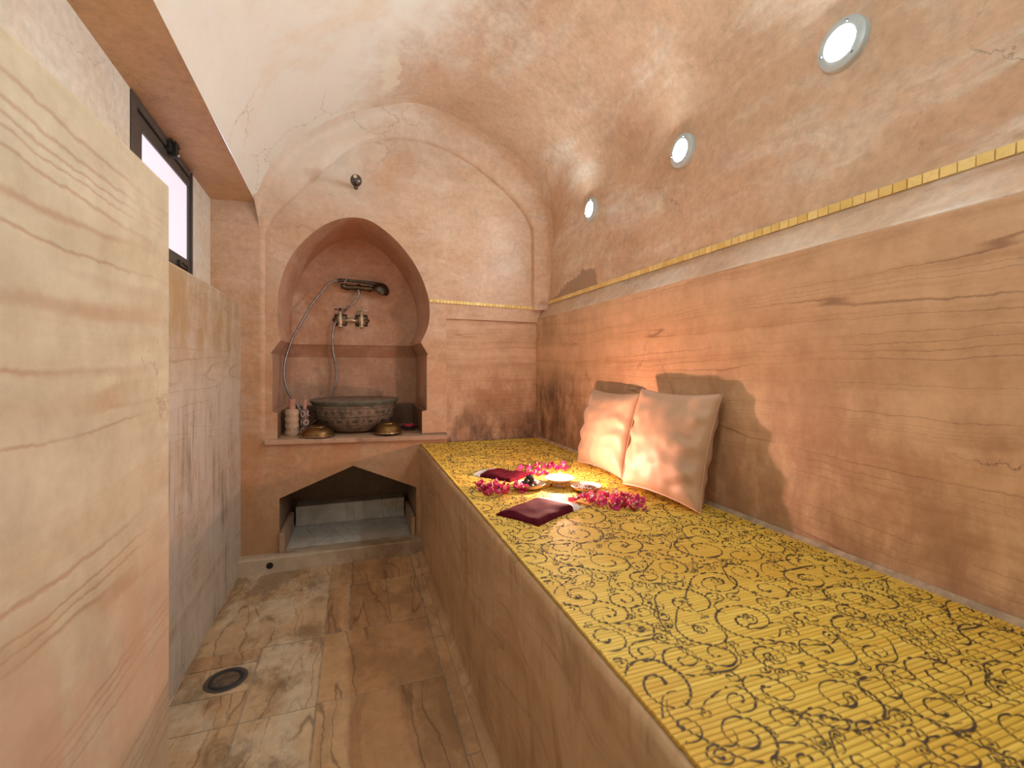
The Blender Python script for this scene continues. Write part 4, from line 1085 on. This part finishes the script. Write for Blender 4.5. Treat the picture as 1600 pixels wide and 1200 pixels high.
def dish(x, y, r, label, cat_group='small glazed dishes around the candle', h=0.018):
    o = tag(empty('glazed_dish', (x, y, Z0)), label, 'dish', cat_group)
    mb = MB(); mb.lathe([(0.0, 0.0), (r * 0.5, 0.0), (r * 0.55, 0.002), (r * 0.85, h * 0.5), (r, h), (r * 0.965, h * 1.02), (r * 0.82, h * 0.62), (r * 0.52, 0.0048), (0.0, 0.004)], 48); mb.build('dish_body', M['ceramic'], o)
    mb = MB(); mb.tube([(r * 0.985 * math.cos(a), r * 0.985 * math.sin(a), h * 1.01) for a in [2 * PI * k / 48 for k in range(49)]], 0.0013, 8); mb.build('dish_rim', M['ceramic_rim'], o)
    return o
dish(0.553, 1.412, 0.050, 'small glazed dish filled with dark dates')
dish(0.713, 1.325, 0.050, 'small glazed dish holding brown flakes')
# dates: separate fruits
def lump(name, c, r, mat, sc, rot, label, cat, group):
    mb = MB(); mb.ball((0, 0, 0), r, 14, 10, 0, sc)
    mb.v = [tuple(Vector(p) * (1 + 0.16 * noise.noise(Vector(p) * 90 + Vector(c) * 40))) for p in mb.v]
    o = mb.build(name, mat, loc=c); o.rotation_euler = rot; tag(o, label, cat, group); return o
rd = random.Random(3)
proto = None
dp = [(-0.020, -0.006), (-0.002, -0.018), (0.016, -0.008), (-0.016, 0.014), (0.004, 0.006), (0.020, 0.010), (-0.028, 0.004)]
for k in range(12):
    if k < 7: px, py, pz = dp[k][0] - 0.006, dp[k][1], 0.0125
    elif k < 11: a = (k - 7) * PI / 2 + 0.5; px, py, pz = 0.012 * math.cos(a) - 0.005, 0.010 * math.sin(a), 0.0245
    else: px, py, pz = -0.003, 0.001, 0.035
    if proto is None:
        proto = lump('date_fruit', (0.553 + px, 1.412 + py, Z0 + pz), 0.0115, M['dates'], (1.35, 0.9, 0.85), (0, 0, rd.uniform(0, 3)), 'dark date in the heap on the small glazed dish', 'date', 'dark dates heaped on the dish')
    else:
        c = proto.copy(); COL.objects.link(c); c.location = (0.553 + px, 1.412 + py, Z0 + pz); c.rotation_euler = (rd.uniform(-.4, .4), rd.uniform(-.4, .4), rd.uniform(0, 3))
# brown flakes: uncountable
mb = MB()
for k in range(420):
    a = rd.uniform(0, 2 * PI); q = 0.038 * math.sqrt(rd.random()); zz = 0.0075 + 0.010 * (1 - (q / 0.04) ** 2) + rd.uniform(-.002, .001)
    s = rd.uniform(0.0022, 0.0042); th = rd.uniform(0, PI); c0, s0_ = math.cos(th) * s, math.sin(th) * s
    x, y = q * math.cos(a), q * math.sin(a)
    tz_ = rd.uniform(-.0015, .0015)
    mb.add([(x - c0, y - s0_, zz - tz_), (x + s0_ * .5, y - c0 * .5, zz + .0008), (x + c0, y + s0_, zz + tz_), (x - s0_ * .5, y + c0 * .5, zz - .0006), (x, y, zz + 0.0016)], [(0, 1, 4), (1, 2, 4), (2, 3, 4), (3, 0, 4), (3, 2, 1, 0)], 1 if rd.random() < 0.22 else 0)
mb.lathe([(0.0415, 0.0065), (0.030, 0.0125), (0.0, 0.0165)], 24)
o = mb.build('brown_flakes', [M['grains'], M['grains_pale']], loc=(0.713, 1.325, Z0), smooth=False, merge=False)
tag(o, 'heap of brown and pale flakes on the small glazed dish', 'flakes', kind='stuff')

# candle in a footed dish
CX, CY = 0.655, 1.405
cs = tag(empty('candle_holder', (CX, CY, Z0)), 'wide footed pale dish holding the lit tealight among the flowers', 'candle holder')
mb = MB(); mb.lathe([(0.0, 0.0), (0.019, 0.0), (0.020, 0.002), (0.017, 0.006), (0.017, 0.013), (0.024, 0.016), (0.040, 0.021), (0.050, 0.030), (0.0485, 0.0308), (0.038, 0.0235), (0.020, 0.0195), (0.0, 0.019)], 48)
mb.build('footed_dish', M['wax'] if False else M['ceramic'], cs)
tl = tag(empty('tealight', (CX, CY, Z0 + 0.0195)), 'small lit tealight burning in the footed dish', 'candle')
mb = MB(); mb.lathe([(0.0, 0.0), (0.0175, 0.0), (0.018, 0.001), (0.018, 0.0105), (0.0172, 0.0105), (0.0172, 0.0085), (0.0, 0.0085)], 32); mb.build('wax', M['wax'], tl)
mb = MB(); mb.tube([(0, 0, 0.008), (0.0005, 0, 0.0135)], 0.0007, 6); mb.build('wick', M['black_dish'], tl)
mb = MB(); mb.lathe([(0.0, 0.0110), (0.0025, 0.0125), (0.0042, 0.0165), (0.0036, 0.0215), (0.0016, 0.0275), (0.0, 0.0305)], 16); mb.build('flame', M['flame'], tl)
ld = bpy.data.lights.new('candle_glow', 'POINT'); ld.energy = CANDLE_W; ld.color = (1.0, 0.52, 0.40); ld.shadow_soft_size = 0.010
lo = bpy.data.objects.new('candle_glow', ld); COL.objects.link(lo); lo.location = (0, 0, 0.046); lo.parent = tl

# bougainvillea
def flower_proto():
    r = empty('bougainvillea_flower', (0, 0, 0))
    for k in range(3):
        mb = MB(); a0 = k * 2 * PI / 3; NU, NV_ = 6, 8
        Lf, Wf = 0.017, 0.0085
        v = []
        for j in range(NV_ + 1):
            t = j / NV_; wv_ = Wf * math.sin(PI * min(1, t * 0.93 + 0.05)) ** 0.8 * (1 - 0.25 * t)
            for i in range(NU + 1):
                u = -1 + 2 * i / NU
                rr_ = 0.002 + Lf * t * (0.80 - 0.15 * t); zz = 0.002 + Lf * (0.75 * t - 0.25 * t * t) - 0.0018 * abs(u) * math.sin(PI * t) + 0.0009 * math.sin(u * 5 + t * 8 + k)
                x, y = rr_, u * wv_
                v.append((x * math.cos(a0) - y * math.sin(a0), x * math.sin(a0) + y * math.cos(a0), zz))
        mb.add(v, [(j * (NU + 1) + i, j * (NU + 1) + i + 1, (j + 1) * (NU + 1) + i + 1, (j + 1) * (NU + 1) + i) for j in range(NV_) for i in range(NU)])
        o = mb.build('bract', M['bract'], r)
        s = o.modifiers.new('solid', 'SOLIDIFY'); s.thickness = 0.0004
    mb = MB(); mb.tube([(0, 0, 0.001), (0.0005, 0, 0.006), (0, 0, 0.011)], [0.0008, 0.001, 0.0013], 6); mb.ball((0, 0, 0.0115), 0.0021, 8, 6)
    mb.build('floret', M['floret'], r)
    return r
fp = flower_proto(); first = True
rf = random.Random(21)
clusters = [('flowers heaped at the left, in front of the rear mitt', 'magenta bougainvillea flower in the heap left of the dish of dates',
             [(0.400, 1.478), (0.385, 1.448), (0.415, 1.440), (0.440, 1.452), (0.402, 1.415), (0.430, 1.415), (0.458, 1.425), (0.415, 1.385), (0.445, 1.390), (0.470, 1.398), (0.398, 1.365), (0.428, 1.355), (0.455, 1.362), (0.500, 1.402), (0.512, 1.385), (0.490, 1.375), (0.432, 1.43), (0.418, 1.405)]),
            ('flowers heaped behind the candle', 'magenta bougainvillea flower in the heap behind the candle dish',
             [(0.600, 1.630), (0.620, 1.600), (0.640, 1.650), (0.655, 1.610), (0.632, 1.568), (0.668, 1.575), (0.650, 1.545), (0.690, 1.690), (0.715, 1.660), (0.735, 1.630), (0.750, 1.680), (0.720, 1.610), (0.760, 1.600), (0.660, 1.585)]),
            ('flowers heaped at the front right', 'magenta bougainvillea flower in the heap in front of the dish of flakes',
             [(0.618, 1.205), (0.640, 1.228), (0.662, 1.205), (0.650, 1.180), (0.675, 1.232), (0.690, 1.205), (0.672, 1.165), (0.700, 1.175), (0.715, 1.215), (0.720, 1.150), (0.742, 1.185), (0.755, 1.210), (0.748, 1.160), (0.775, 1.190), (0.768, 1.160), (0.715, 1.125), (0.735, 1.110), (0.760, 1.125), (0.785, 1.140), (0.695, 1.140), (0.800, 1.165), (0.640, 1.200), (0.705, 1.195), (0.760, 1.182)])]
def place_flower(x, y, z, label, group, s):
    global first
    o = fp if first else copy_tree(fp); first = False
    o.location = (x, y, z); o.rotation_euler = (rf.uniform(-0.9, 0.9), rf.uniform(-0.9, 0.9), rf.uniform(0, 6.28)); o.scale = (s, s, s)
    o['label'] = label; o['category'] = 'flower'; o['group'] = group
for (grp, lab, pts) in clusters:
    for k, (x, y) in enumerate(pts):
        place_flower(x + rf.uniform(-.004, .004), y + rf.uniform(-.004, .004), Z0 + (0.007 if k < len(pts) - 3 else 0.016), lab, grp, rf.uniform(1.15, 1.6))
place_flower(0.770, 1.082, Z0 + 0.006, 'single magenta bougainvillea flower lying apart, nearest the right cushion', 'stray flower', 0.7)
